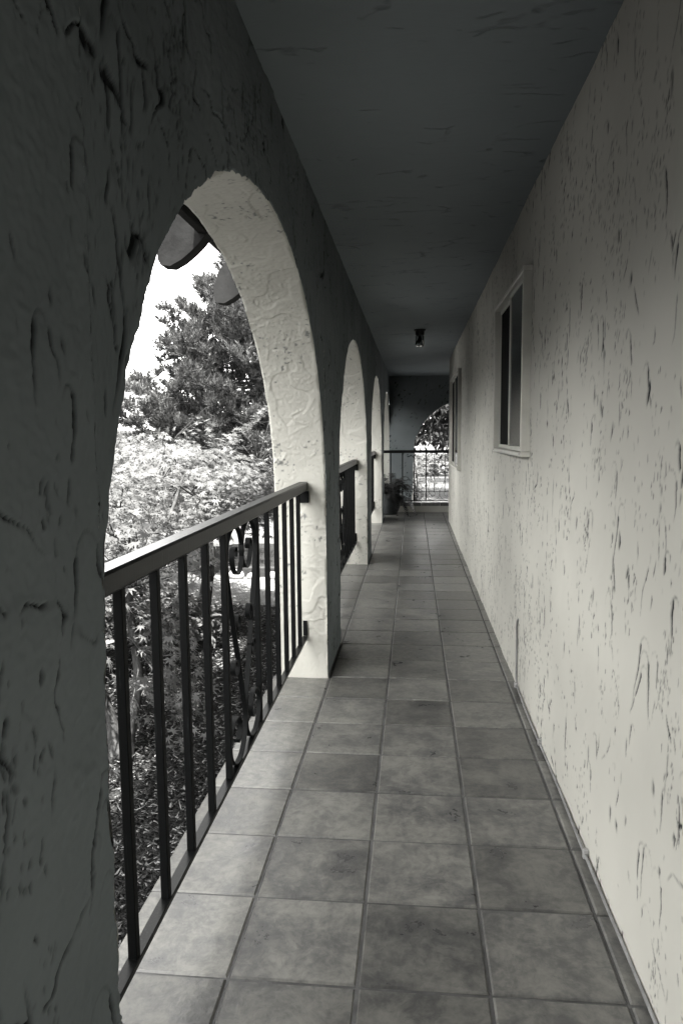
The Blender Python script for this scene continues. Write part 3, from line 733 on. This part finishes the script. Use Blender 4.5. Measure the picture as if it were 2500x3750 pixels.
# ------------------------------------------------------------------ potted fern by the far pillar
px_, py_ = -.385, 12.22
fern = thing('potted_fern', 'dark fern with arching fronds in a ribbed pot by the far pillar', 'potted plant', (px_, py_, 0))
MB().lathe([(0, .001), (.115, .001), (.125, .02), (.165, .13), (.19, .24), (.195, .30), (.188, .325), (.195, .335), (.195, .35), (.180, .352), (.170, .33), (.165, .29)], (px_, py_, 0), 96,
           lambda t, z: 1 + (.018 * math.cos(26 * t + 34 * z) if .02 < z < .315 else 0)).build('pot', M['pot'], fern, True)
MB().lathe([(.168, .30), (.09, .315), (0, .32)], (px_, py_, 0), 24).build('soil', M['soil'], fern)
rf = random.Random(4)
def frond(ang, L, rise, droop):
    m = MB(); d = Vector((math.cos(ang), math.sin(ang), 0)); N = 34; P = []
    for i in range(N + 1):
        t = i / N; P.append(Vector((px_, py_, .31)) + d * (.03 + L * (t * .95 - .12 * t * t)) + Vector((0, 0, rise * math.sin(min(1, t * 1.15) * PI * .62) - droop * t * t * t)) + Vector((0, 0, 0)))
    m.tube(P, [.0045 * (1 - .8 * i / N) for i in range(N + 1)], 5)
    side = d.cross(Vector((0, 0, 1)))
    for i in range(3, N):
        t = i / N; tan = (P[min(i + 1, N)] - P[i - 1]).normalized(); nor = side.cross(tan)
        w = .105 * (math.sin(min(1, (t + .08) * 1.6) * PI / 2)) * (1 - t) ** .45
        for s in (-1, 1):
            tip = P[i] + side * s * w + tan * w * .30 + nor * rf.uniform(-.25, .1) * w
            h = L / N * 1.0
            m.add([P[i] - tan * h * .5, P[i] + tan * h * .5, tip + tan * h * .12, tip - tan * h * .1], [(0, 1, 2, 3)])
    return m
spec = [(i * 2 * PI / 22 + rf.uniform(-.12, .12), rf.uniform(.32, .58), rf.uniform(.10, .36), rf.uniform(.05, .38)) for i in range(22)]
spec += [(-.12, .68, .15, .14), (.12, .62, .22, .12), (-.45, .6, .06, .46), (-.85, .55, .06, .44), (.35, .55, .30, .10), (-.25, .5, .25, .2), (-.05, .62, .16, .10), (-.35, .55, .02, .44), (.25, .52, .2, .3), (-.7, .48, .0, .40), (-1.2, .40, .02, .38), (.5, .45, .34, .05), (1.4, .2, .38, 0), (2.4, .22, .36, 0), (-2, .25, .33, .05), (-1.3, .2, .36, .0)]
for a, L, rz, dr in spec: frond(a, L, rz, dr).build('frond', M['fern'], fern)

# ------------------------------------------------------------------ trees and plants
def leaf_maple():
    lobes = [(0, 1.0), (38, .92), (78, .74), (122, .45)]
    ang = []
    full = [(-a, r) for a, r in lobes[:0:-1]] + lobes
    pts = []
    for i, (a, r) in enumerate(full):
        pts.append((math.cos(R(a)) * r, math.sin(R(a)) * r))
        if i < len(full) - 1:
            b = (a + full[i + 1][0]) / 2; pts.append((math.cos(R(b)) * .30, math.sin(R(b)) * .30))
    V = [(0, 0, 0)] + [(x, y, -.22 * (x * x + y * y)) for x, y in pts]
    F = [(0, i, i + 1) for i in range(1, len(pts))]
    return np.array(V), np.array(F)
LV, LF = leaf_maple()
def dirs_from(ax, n): return np.tile(np.asarray(ax, float), (n, 1))
def maple(label, base, stems, crown_c, crown_r, n_spray, per, size, seed, sprigs=(), lower=.0, group='maple trees in the garden bed'):
    r = np.random.default_rng(seed); base = np.array(base, float); cc = np.array(crown_c, float); cr = np.array(crown_r, float)
    root = thing('maple_tree', label, 'tree', tuple(base), group)
    tr = MB(); tips = []
    for (pts, r0, r1) in stems:
        P = [Vector(base) + Vector(p) for p in pts]; fine = []
        for i in range(len(P) - 1):
            for k in range(6):
                t = k / 6; p0, p1, p2, p3 = P[max(i - 1, 0)], P[i], P[i + 1], P[min(i + 2, len(P) - 1)]
                fine.append(.5 * ((2 * p1) + (p2 - p0) * t + (2 * p0 - 5 * p1 + 4 * p2 - p3) * t * t + (3 * p1 - p0 - 3 * p2 + p3) * t ** 3))
        fine.append(P[-1]); n = len(fine)
        rad = [(r0 + (r1 - r0) * (i / (n - 1)) ** .7) * (1.0 + .5 * max(0, 1 - i / 4) * (r0 > .03)) for i in range(n)]
        tr.tube(fine, rad, 9); tips += [np.array(q) for q in fine[n // 2::3]]
    tips = np.array(tips)
    # sprays on the crown's skin and some inside
    u = r.uniform(-lower, 1, n_spray); ph = r.uniform(0, 2 * PI, n_spray); rad = r.uniform(.55, 1.0, n_spray) ** .6
    D = np.stack([np.sqrt(1 - u * u) * np.cos(ph), np.sqrt(1 - u * u) * np.sin(ph), u], -1)
    lump = 1 + .16 * hnoise(D * 2.2 + seed, seed)
    C = cc + D * cr * (rad * lump)[:, None]
    H = D * np.array([1, 1, .15]); H = nrmz(H + r.normal(size=H.shape) * .25)
    if len(sprigs):
        SP = np.array([s[:3] for s in sprigs], float); SH = np.array([s[3:] for s in sprigs], float); C = np.vstack([C, SP]); H = np.vstack([H, nrmz(SH)])
    # twigs: from the nearest limb point to a share of the sprays
    for i in list(range(0, n_spray, 3)) + list(range(n_spray, len(C))):
        j = np.argmin(((tips - C[i]) ** 2).sum(1)); a, b = Vector(tips[j]), Vector(C[i] + H[i] * .16)
        mid = (a + b) / 2 + Vector(r.normal(size=3) * .06) + Vector((0, 0, .05))
        tr.tube([a, mid, b], [.006, .004, .0018], 4, False)
    tr.build('trunk', M['maple_bark'], root, True)
    N = len(C) * per; ci = np.repeat(np.arange(len(C)), per); k = np.tile(np.arange(per), len(C))
    t = (k // 2 + .5) / (per / 2); sgn = np.where(k % 2, 1., -1.)
    Hc = H[ci]; S = np.cross(Hc, [0, 0, 1.]); S = nrmz(S)
    spread = r.uniform(.04, .13, N) * (1 - .35 * t)
    pos = C[ci] + Hc * ((t - .45) * .34)[:, None] + S * (sgn * spread)[:, None] + r.normal(size=(N, 3)) * .018 + np.array([0, 0, -1.]) * (.10 * t * t)[:, None]
    tip = Hc * .7 + S * (sgn * .75)[:, None] + r.normal(size=(N, 3)) * .35 + np.array([0, 0, -.35])
    nor = np.array([0, 0, 1.]) + Hc * .45 + r.normal(size=(N, 3)) * .32
    V, F = scatter(LV, LF, pos, tip, nor, size * r.uniform(.7, 1.2, N))
    link('crown', fast_mesh('crown', V, F), M['maple'], root)
    return root
_rs = np.random.default_rng(77)
NEAR = [(-1.03 - .36 * a, 3.02 + .62 * a + .12 * b, .02 + 1.0 * c, .7, -.3, -.3) for a, b, c in _rs.random((15, 3))]
maple('light-leaved maple with forked trunk close to the nearest railing', (-1.50, 3.42, GZ), [
    ([(0, 0, -.05), (-.03, .01, .12), (-.13, .05, .42), (-.22, .1, .75), (-.35, .2, 1.15), (-.6, .4, 1.4)], .055, .018),
    ([(.02, 0, -.05), (.06, .03, .2), (.10, .05, .42), (.05, .1, .75), (.0, .2, 1.0), (-.2, .5, 1.35)], .04, .014),
    ([(-.22, .1, .75), (-.1, .25, .95), (.1, .5, 1.15), (.1, .8, 1.35)], .022, .008),
    ([(-.22, .1, .75), (-.5, 0, .95), (-.9, -.1, 1.25)], .02, .008)],
    (-2.15, 3.85, .74), (1.0, 1.1, .50), 330, 18, .050, 21, lower=.30,
    sprigs=NEAR + [(-1.18, 2.92, .33, .7, .5, -.35), (-1.25, 3.05, .28, .8, .6, -.4), (-1.12, 2.95, .12, .6, .3, -.6), (-1.32, 2.75, .05, .4, .6, -.5), (-1.42, 2.82, .62, .8, .2, -.3),
            (-1.5, 2.9, .85, .7, .3, -.3), (-1.3, 3.1, .78, .8, .4, -.3), (-1.2, 3.2, .55, .8, .6, -.3), (-1.55, 2.8, .45, .7, .2, -.3), (-1.6, 2.75, .15, .6, .4, -.4), (-1.2, 3.3, .95, .8, .4, -.2), (-1.45, 2.85, 1.0, .7, .3, -.2)])
maple('maple with dark leaning trunk and wide pale crown behind the scroll panel', (-1.80, 5.95, GZ), [
    ([(0, 0, -.05), (.02, 0, .25), (.06, .02, .55), (.05, .05, .85), (-.1, .1, 1.15), (-.4, .2, 1.45)], .075, .02),
    ([(.06, .02, .55), (-.25, .0, .8), (-.6, -.1, 1.05), (-1.1, -.2, 1.3)], .04, .012),
    ([(.05, .05, .85), (.25, .3, 1.1), (.4, .5, 1.4)], .03, .01),
    ([(.06, .02, .45), (-.3, .35, .75), (-.8, .7, 1.1), (-1.3, .9, 1.35)], .035, .01)],
    (-2.55, 6.0, .76), (1.55, 1.5, .58), 950, 18, .054, 22, lower=.10,
    sprigs=[(-1.52, 6.3, 1.42, .6, .2, .7), (-1.42, 6.4, 1.52, .5, .2, .8), (-1.36, 6.5, 1.58, .5, .2, .9), (-1.62, 6.2, 1.36, .4, .2, .5), (-1.3, 6.6, 1.38, .6, .2, .5), (-1.85, 6.3, 1.45, .1, .2, .9), (-1.9, 6.4, 1.35, -.2, .3, .8), (-1.22, 6.4, 1.25, .8, .2, .3), (-1.7, 6.5, 1.30, .5, .3, .5)])
maple('broad sunlit maple mound in front of the brick wall', (-4.6, 8.8, GZ), [
    ([(0, 0, -.05), (.05, 0, .4), (.0, .1, .8), (-.3, .3, 1.2)], .09, .03), ([(.05, 0, .4), (.5, -.2, .8), (1.1, -.4, 1.1)], .05, .015), ([(0, 0, .4), (-.6, .3, .8), (-1.3, .4, 1.1)], .05, .015)],
    (-4.6, 8.9, .52), (2.7, 2.3, .82), 1050, 18, .074, 23, lower=.05)

# understorey bush with long leaves
def long_leaf(w=.24):
    V = [(0, 0, 0), (.35, w * .5, .03), (.7, w * .4, 0), (1, 0, -.08), (.7, -w * .4, 0), (.35, -w * .5, .03)]
    return np.array(V), np.array([(0, 1, 5), (1, 2, 5), (2, 4, 5), (2, 3, 4)])
def bush(name, label, cat, c, rad, n, size, w, seed, mat, droop=0., group=None, whorl=7, stems=10):
    r = np.random.default_rng(seed); c = np.array(c, float); rad = np.array(rad, float)
    root = thing(name, label, cat, (c[0], c[1], GZ), group)
    D = nrmz(r.normal(size=(n, 3))); D[:, 2] = np.abs(D[:, 2]) * r.choice([1, 1, 1, -.5], n)
    C = c + D * rad * (r.uniform(.45, 1, n) ** .6 * (1 + .18 * hnoise(D * 3, seed)))[:, None]
    N = n * whorl; ci = np.repeat(np.arange(n), whorl); a = np.tile(np.arange(whorl) * 2 * PI / whorl, n) + r.uniform(0, 6, N)
    ax = nrmz(D * .6 + np.array([0, 0, .8])); e1 = nrmz(np.cross(ax, [.3, .5, .1])); e2 = np.cross(ax, e1)
    tip = e1[ci] * np.cos(a)[:, None] + e2[ci] * np.sin(a)[:, None] + ax[ci] * r.uniform(.1, .7, N)[:, None] + np.array([0, 0, -droop])
    nor = ax[ci] + r.normal(size=(N, 3)) * .25
    TV, TF = long_leaf(w); V, F = scatter(TV, TF, C[ci], tip, nor, size * r.uniform(.7, 1.2, N))
    link('foliage', fast_mesh('foliage', V, F), mat, root)
    st = MB()
    for i in range(stems):
        b = C[r.integers(n)]; st.tube([Vector((c[0] + r.normal() * .05, c[1] + r.normal() * .05, GZ - .03)), Vector(((c[0] + b[0]) / 2, (c[1] + b[1]) / 2, (GZ + b[2]) / 2 + .05)), Vector(b)], [.012, .008, .004], 5, False)
    st.build('stem', M['maple_bark'], root, True); return root
bush('garden_bush', 'dark long-leaved bush under the maples behind the near balusters', 'bush', (-2.35, 4.75, .05), (.75, .75, .42), 220, .10, .26, 41, M['bush'], .1)
bush('garden_bush', 'low dark bush left of the forked maple trunk', 'bush', (-2.55, 3.5, .0), (.6, .6, .5), 150, .10, .28, 42, M['bush'], .1)
bush('garden_bush', 'small leafy bush at the foot of the leaning maple', 'bush', (-1.75, 5.4, -.12), (.35, .3, .2), 50, .11, .28, 43, M['bush'], .1)

# ornamental grass tuft behind the timber edging
def tuft(label, c, n, L, seed):
    r = np.random.default_rng(seed); root = thing('grass_tuft', label, 'ornamental grass', c)
    a = r.uniform(0, 2 * PI, n); tl = r.uniform(.1, .6, n); l = L * r.uniform(.6, 1.1, n); V, F = [], []
    for i in range(n):
        d = np.array([math.cos(a[i]), math.sin(a[i]), 0]); s = np.array([-d[1], d[0], 0]) * .004; b = len(V)
        for k in range(5):
            t = k / 4; p = np.array(c) + d * (.02 + l[i] * tl[i] * t * t) + np.array([0, 0, l[i] * (t - .35 * tl[i] * t * t * t)])
            V += [p - s * (1 - t * .9), p + s * (1 - t * .9)]
        F += [(b + 2 * k, b + 2 * k + 1, b + 2 * k + 3, b + 2 * k + 2) for k in range(4)]
    link('blade', fast_mesh('blade', V, F), M['grass_t'], root)['kind'] = 'stuff'
tuft('tuft of pale ornamental grass behind the timber edging', (-1.42, 9.1, GZ), 420, .85, 5)

# timber edging and river stones along the gravel
MB().bbox(-2.25, -.80, 8.19, 8.29, GZ - .02, GZ + .11, .006).build('timber_edging', M['timber'], label='dark timber edging between the gravel path and planting bed', cat='edging')
rs = random.Random(8); xs = -.95; nst = 0; ORD = ('nearest the pillar', 'second from the pillar', 'third from the pillar', 'fourth from the pillar', 'fifth from the pillar', 'sixth from the pillar', 'seventh from the pillar', 'eighth from the pillar')
while xs > -2.2:
    m = MB(); s = rs.uniform(.06, .1); sx, sy, sz = s * rs.uniform(.9, 1.4), s, s * rs.uniform(.6, .85); n1, n2 = 12, 8; ph = rs.uniform(0, 6)
    prof = [(math.sin(PI * (i + .001) / n2), -math.cos(PI * i / n2)) for i in range(n2 + 1)]
    m.lathe(prof, (0, 0, 0), n1, lambda t, z: 1 + .12 * math.sin(2 * t + ph) + .06 * math.sin(3 * t - ph + z))
    m.v = [(v[0] * sx, v[1] * sy, v[2] * sz) for v in m.v]
    o = m.build('river_stone', M['stone'], None, True, label='pale rounded river stone along the timber edging, ' + ORD[min(nst, 7)], cat='stone', group='river stones along the timber edging')
    o.location = (xs, 8.08 + rs.uniform(-.02, .02), GZ + sz * .7); nst += 1; xs -= sx * 2.05 + rs.uniform(0, .05)

# mulch chips
def chips(n, x0, x1, y0, y1, seed, lo, hi):
    r = np.random.default_rng(seed); px = x1 - (x1 - x0) * r.random(n) ** 1.25; py = y0 + (y1 - y0) * r.random(n) ** 1.15
    L = r.uniform(lo, hi, n) * r.choice([.6, 1, 1, 1.5], n); w = r.uniform(.0025, .006, n); a = r.uniform(0, 2 * PI, n); tl = r.normal(0, .22, n)
    d = np.stack([np.cos(a) * np.cos(tl), np.sin(a) * np.cos(tl), np.sin(tl)], -1); s = np.stack([-np.sin(a), np.cos(a), r.normal(0, .35, n)], -1); s = nrmz(s)
    up_ = np.cross(d, s); c = np.stack([px, py, GZ + .006 + r.uniform(.004, .028, n) + np.abs(d[:, 2]) * L * .3], -1)
    V = np.empty((n, 6, 3)); 
    V[:, 0] = c - d * L[:, None] / 2 - s * w[:, None]; V[:, 1] = c + d * L[:, None] / 2 - s * w[:, None] * .6
    V[:, 2] = c + d * L[:, None] / 2 + s * w[:, None] * .6; V[:, 3] = c - d * L[:, None] / 2 + s * w[:, None]
    V[:, 4] = c - d * L[:, None] * .45 - up_ * .004; V[:, 5] = c + d * L[:, None] * .45 - up_ * .004
    T = np.array([(0, 1, 2), (0, 2, 3), (0, 4, 5), (0, 5, 1), (3, 2, 5), (3, 5, 4), (0, 3, 4), (1, 5, 2)])
    F = (T[None] + (np.arange(n) * 6)[:, None, None]).reshape(-1, 3)
    me = fast_mesh('wood_mulch', V.reshape(-1, 3), F)
    at = me.attributes.new('tone', 'FLOAT', 'POINT'); at.data.foreach_set('value', np.repeat(r.random(n) ** 1.7, 6).astype(np.float32))
    return me
V = chips(38000, -3.3, -.80, 1.7, 6.7, 3, .013, .042)
link('wood_mulch', V, M['chip'], None, label='shredded wood mulch covering the garden bed beside the porch', cat='mulch', kind='stuff')

# the pine: whorled limbs with pads of upright bottle-brush shoots
def pine(label, base, height, rad, n_limb, seed):
    r = np.random.default_rng(seed); base = np.array(base, float); root = thing('pine_tree', label, 'tree', tuple(base))
    w = MB(); w.tube([Vector(base) + Vector((0, 0, -.1)), Vector(base) + Vector((.05, 0, height * .4)), Vector(base) + Vector((0, .05, height * .97))], [.2, .13, .02], 9)
    SP, SD = [], []
    for i in range(n_limb):
        t = (i + .5) / n_limb; z = height * (.15 + .83 * t); ph = i * 2.39996 + r.normal() * .25
        L = rad * (1 - t ** 1.7) * r.uniform(.70, 1.06) + .12
        d = np.array([math.cos(ph), math.sin(ph), 0]); lift = .04 + .40 * t
        p0 = base + np.array([0, 0, z - L * .10]); at_ = lambda s: p0 + d * L * s + np.array([0, 0, L * lift * s * s - .06 * L * s])
        w.tube([Vector(at_(q)) for q in (0, .35, .7, 1)], [.035 * (1 - t) + .012, .02 * (1 - t) + .010, .010, .004], 6, False)
        for k in range(3 + int(L * 3.0)):                                # puffs of shoots along the limb
            q = r.uniform(.28, 1.0) ** .65; c = at_(q) + np.array([-d[1], d[0], 0]) * r.normal() * (.10 + .30 * L * (1.15 - q)) + np.array([0, 0, r.normal() * .10])
            w.tube([Vector(at_(max(0, q - .15))), Vector(c)], [.010, .004], 4, False)
            for _ in range(13):
                v = r.normal(size=3); v[2] = abs(v[2]) * 1.1 + .25; v = nrmz(v + d * .5)
                SP.append(c + v * r.uniform(.02, .10)); SD.append(nrmz(v + np.array([0, 0, .45])))
    for k in range(14): SP.append(base + np.array([r.normal() * .08, r.normal() * .08, height * (.93 + .07 * r.random())])); SD.append(nrmz(np.array([r.normal() * .4, r.normal() * .4, 1.])))
    w.build('trunk', M['pine_bark'], root, True)
    SP, SD = np.array(SP), np.array(SD); n = len(SP); per = 22; N = n * per
    ci = np.repeat(np.arange(n), per); L = r.uniform(.14, .30, n)[ci]; t = r.random(N)
    e1 = nrmz(np.cross(SD, [.31, .22, .13])); e2 = np.cross(SD, e1); a = r.uniform(0, 2 * PI, N)
    rdir = e1[ci] * np.cos(a)[:, None] + e2[ci] * np.sin(a)[:, None]
    root_p = SP[ci] + SD[ci] * (L * t)[:, None]
    nd = nrmz(rdir * (1.0 - .55 * t)[:, None] + SD[ci] * (.45 + 1.0 * t)[:, None]); nl = r.uniform(.08, .12, N)
    sd = nrmz(np.cross(nd, r.normal(size=(N, 3)))) * .011
    V = np.stack([root_p - sd, root_p + sd, root_p + nd * nl[:, None]], 1).reshape(-1, 3)
    link('crown', fast_mesh('crown', V, np.arange(N * 3).reshape(-1, 3)), M['pine'], root)
pine('tall dark pine with upright shoots seen through the nearest arch', (-4.0, 18.6, GZ), 6.5, 3.9, 200, 2)

# trees and shrubs beyond the far arch
def leafy_tree(label, base, stems, c, rad, n, size, seed, mat, group=None):
    r = np.random.default_rng(seed); base = np.array(base, float); root = thing('garden_tree', label, 'tree', tuple(base), group)
    w = MB()
    for pts, r0, r1 in stems: w.tube([Vector(base) + Vector(p) for p in pts], [r0 + (r1 - r0) * i / (len(pts) - 1) for i in range(len(pts))], 8)
    w.build('trunk', M['pine_bark'], root, True)
    c, rad = np.array(c), np.array(rad); nc = n // 14
    D = nrmz(r.normal(size=(nc, 3))); C = c + D * rad * (r.random(nc) ** .45 * (1 + .2 * hnoise(D * 2.5, seed)))[:, None]
    ci = np.repeat(np.arange(nc), 14); N = len(ci)
    pos = C[ci] + r.normal(size=(N, 3)) * .13; tip = D[ci] * .5 + r.normal(size=(N, 3)) * .6 + np.array([0, 0, -.6]); nor = np.array([0, 0, .8]) + r.normal(size=(N, 3)) * .6
    TV, TF = long_leaf(.42); V, F = scatter(TV, TF, pos, tip, nor, size * r.uniform(.6, 1.25, N))
    link('crown', fast_mesh('crown', V, F), mat, root)
leafy_tree('dark broadleaf tree filling the far arch above the end railing', (2.6, 19.5, GZ), [([(0, 0, -.1), (-.1, 0, 1.2), (.1, 0, 2.4), (0, 0, 4)], .16, .05), ([(-.1, 0, 1.4), (-1.0, -.3, 2.1), (-2.3, -.6, 2.35)], .06, .02), ([(0, 0, 1.8), (-.8, .2, 1.9), (-1.6, .1, 1.55)], .04, .01)],
           (1.5, 19.2, 2.5), (3.0, 2.0, 1.7), 24000, .15, 61, M['dark_leaf'])
leafy_tree('second dark tree standing behind the one in the far arch', (3.4, 24.5, GZ), [([(0, 0, -.1), (.1, 0, 1.5), (0, .1, 3.2)], .15, .05)], (2.9, 24.5, 3.1), (3.2, 1.8, 2.1), 12000, .2, 62, M['dark_leaf'])
def strappy(label, c, n, L, seed):
    r = np.random.default_rng(seed); root = thing('strappy_shrub', label, 'shrub', tuple(c)); V, F = [], []
    for i in range(n):
        a = r.uniform(0, 2 * PI); h0 = r.uniform(.05, 1.15); l = L * r.uniform(.5, 1.1); d = np.array([math.cos(a), math.sin(a), 0]); s = np.array([-d[1], d[0], 0]) * .012; b = len(V)
        o = np.array(c) + np.array([r.normal() * .22, r.normal() * .22, h0])
        for k in range(5):
            t = k / 4; p = o + d * l * .75 * t + np.array([0, 0, l * (.7 * t - 1.25 * t * t)]); V += [p - s * (1.05 - t), p + s * (1.05 - t)]
        F += [(b + 2 * k, b + 2 * k + 1, b + 2 * k + 3, b + 2 * k + 2) for k in range(4)]
    link('foliage', fast_mesh('foliage', V, F), M['strap'], root)
    MB().tube([Vector(c) + Vector((0, 0, -.05)), Vector(c) + Vector((.02, 0, .6)), Vector(c) + Vector((0, .02, 1.2))], [.06, .05, .03], 7).build('stem', M['pine_bark'], root, True)
strappy('shrub with drooping strap leaves outside the far arch', (.05, 17.0, GZ), 420, .6, 71)
bush('far_bush', 'pale rounded bush on the lawn seen through the end railing', 'bush', (.7, 29.0, .0), (1.3, 1.0, .7), 420, .16, .4, 44, M['hedge'], .2)
# hedge row closing the far lawn
for i, (hx, hy, hz, sx) in enumerate(((-4, 46, 1.6, 5), (6, 48, 1.9, 6))):
    bush('hedge', ('tall pale hedge closing the far lawn, left stretch', 'tall pale hedge closing the far lawn, right stretch')[i], 'hedge', (hx, hy, hz - .8), (sx, 1.2, hz), 900, .3, .5, 80 + i, M['hedge'], .2, 'hedges at the end of the lawn')

# ------------------------------------------------------------------ buildings beyond the garden
def bld(name, label, cat, loc): return thing(name, label, cat, loc)
b1 = bld('brick_outbuilding', 'low pale brick outbuilding behind the maple mound', 'outbuilding', (-10.2, 28, GZ))
def local(m, name, mat, root, smooth=False): return m.build(name, mat, root, smooth)
wl_ = MB().box(-12.2, -8.6, 28, 31, GZ, 1.85).build('wall', M['brick'], b1)
MB().bbox(-12.25, -8.55, 27.9, 31.1, 1.851, 1.93, .01).build('roof', M['trellis'], b1)
b2 = bld('garden_shed', 'boarded garden shed with sloping metal lean-to roof', 'shed', (-7.6, 26, GZ))
MB().box(-8.55, -5.6, 27, 29.5, GZ, 1.72).build('wall', M['board'], b2)
MB().bbox(-8.6, -5.55, 26.9, 29.6, 1.721, 1.80, .01).build('roof', M['white'], b2)
MB().prism([(26.99, .92), (25.2, .32), (25.2, .26), (26.99, .86)], lambda a, b, d: (d, a, b), -8.2, -5.3).build('lean_to_roof', M['metal_roof'], b2)
MB().box(-8.1, -5.4, 25.4, 26.9, GZ, .255).build('lean_to_wall', M['board'], b2)
b3 = bld('neighbour_house', 'neighbouring house with lapped siding and white window', 'house', (-12.5, 24, GZ))
MB().box(-14.5, -9.55, 22.0, 25.5, GZ, 1.45).build('wall', M['siding'], b3)
MB().prism([(-14.9, 1.46), (-9.2, 1.46), (-9.1, 1.56), (-12, 3.1), (-14.9, 1.56)], lambda a, b, d: (a, d, b), 21.5, 26).build('roof', M['pale'], b3)
wn3 = MB().bbox(-10.35, -9.85, 21.93, 21.999, .15, 1.15, .006).build('window', M['white'], b3)
for z0, z1 in ((.24, .60), (.70, 1.06)): MB().box(-10.25, -9.95, 21.90, 21.928, z0, z1).build('pane', M['dkglass'], wn3)
b4 = bld('far_house', 'pale gabled house far behind the pine', 'house', (-17, 42, GZ))
MB().box(-18.4, -14.2, 42, 48, GZ, 3.3).build('wall', M['pale'], b4)
MB().prism([(-18.9, 3.1), (-16.3, 5.05), (-13.7, 3.1), (-13.7, 3.3), (-16.3, 5.25), (-18.9, 3.3)], lambda a, b, d: (a, d, b), 41.3, 48.5).build('roof', M['white'], b4)
MB().prism([(-18.4, 3.301), (-14.2, 3.301), (-16.3, 4.9)], lambda a, b, d: (a, d, b), 42.01, 42.2).build('gable', M['pale'], b4)
tr_ = bld('trellis', 'wooden trellis standing on the brick outbuilding roof', 'trellis', (-12, 28.3, 1.93))
for k in range(4): MB().box(-12.0 + k * .45, -11.95 + k * .45, 28.3, 28.35, 1.931, 3.6 - .1 * k).build('post', M['trellis'], tr_)
for k in range(4): MB().box(-12.05, -10.55, 28.25, 28.299, 2.2 + k * .38, 2.24 + k * .38).build('bar', M['trellis'], tr_)
bush('roof_hedge', 'clipped pale hedge rising behind the brick outbuilding', 'hedge', (-11.5, 32.5, 2.0), (3.0, 1, 1.4), 700, .2, .45, 91, M['hedge'], .2)

# trees added out of view left of the house, to block the low sky
for i, ty in enumerate((-10.0, -6.2, -2.2, 1.8, 5.8, 10.0, 14.4)):
    leafy_tree('added unseen tree blocking the low sky, ' + ('first', 'second', 'third', 'fourth', 'fifth', 'sixth', 'seventh')[i] + ' from the street end of the row', (-9.8 - .5 * (i % 2), ty, GZ), [([(0, 0, -.1), (.05, 0, 1.0), (0, .05, 2.6)], .13, .04)],
               (-9.8 - .5 * (i % 2), ty, 1.95), (1.7, 2.6, 2.95), 6000, .34, 200 + i, M['blocker'], 'added unseen trees left of the house')

leafy_tree('added unseen tree outside the last side arch, shading the porch end', (-1.8, 13.4, GZ), [([(0, 0, -.1), (.05, 0, 1.0), (0, .05, 2.6)], .11, .03)],
           (-1.8, 13.4, 1.6), (.36, 1.25, 1.9), 4200, .16, 300, M['blocker'])  # added behind the pillars, unseen, to keep light off the end wall
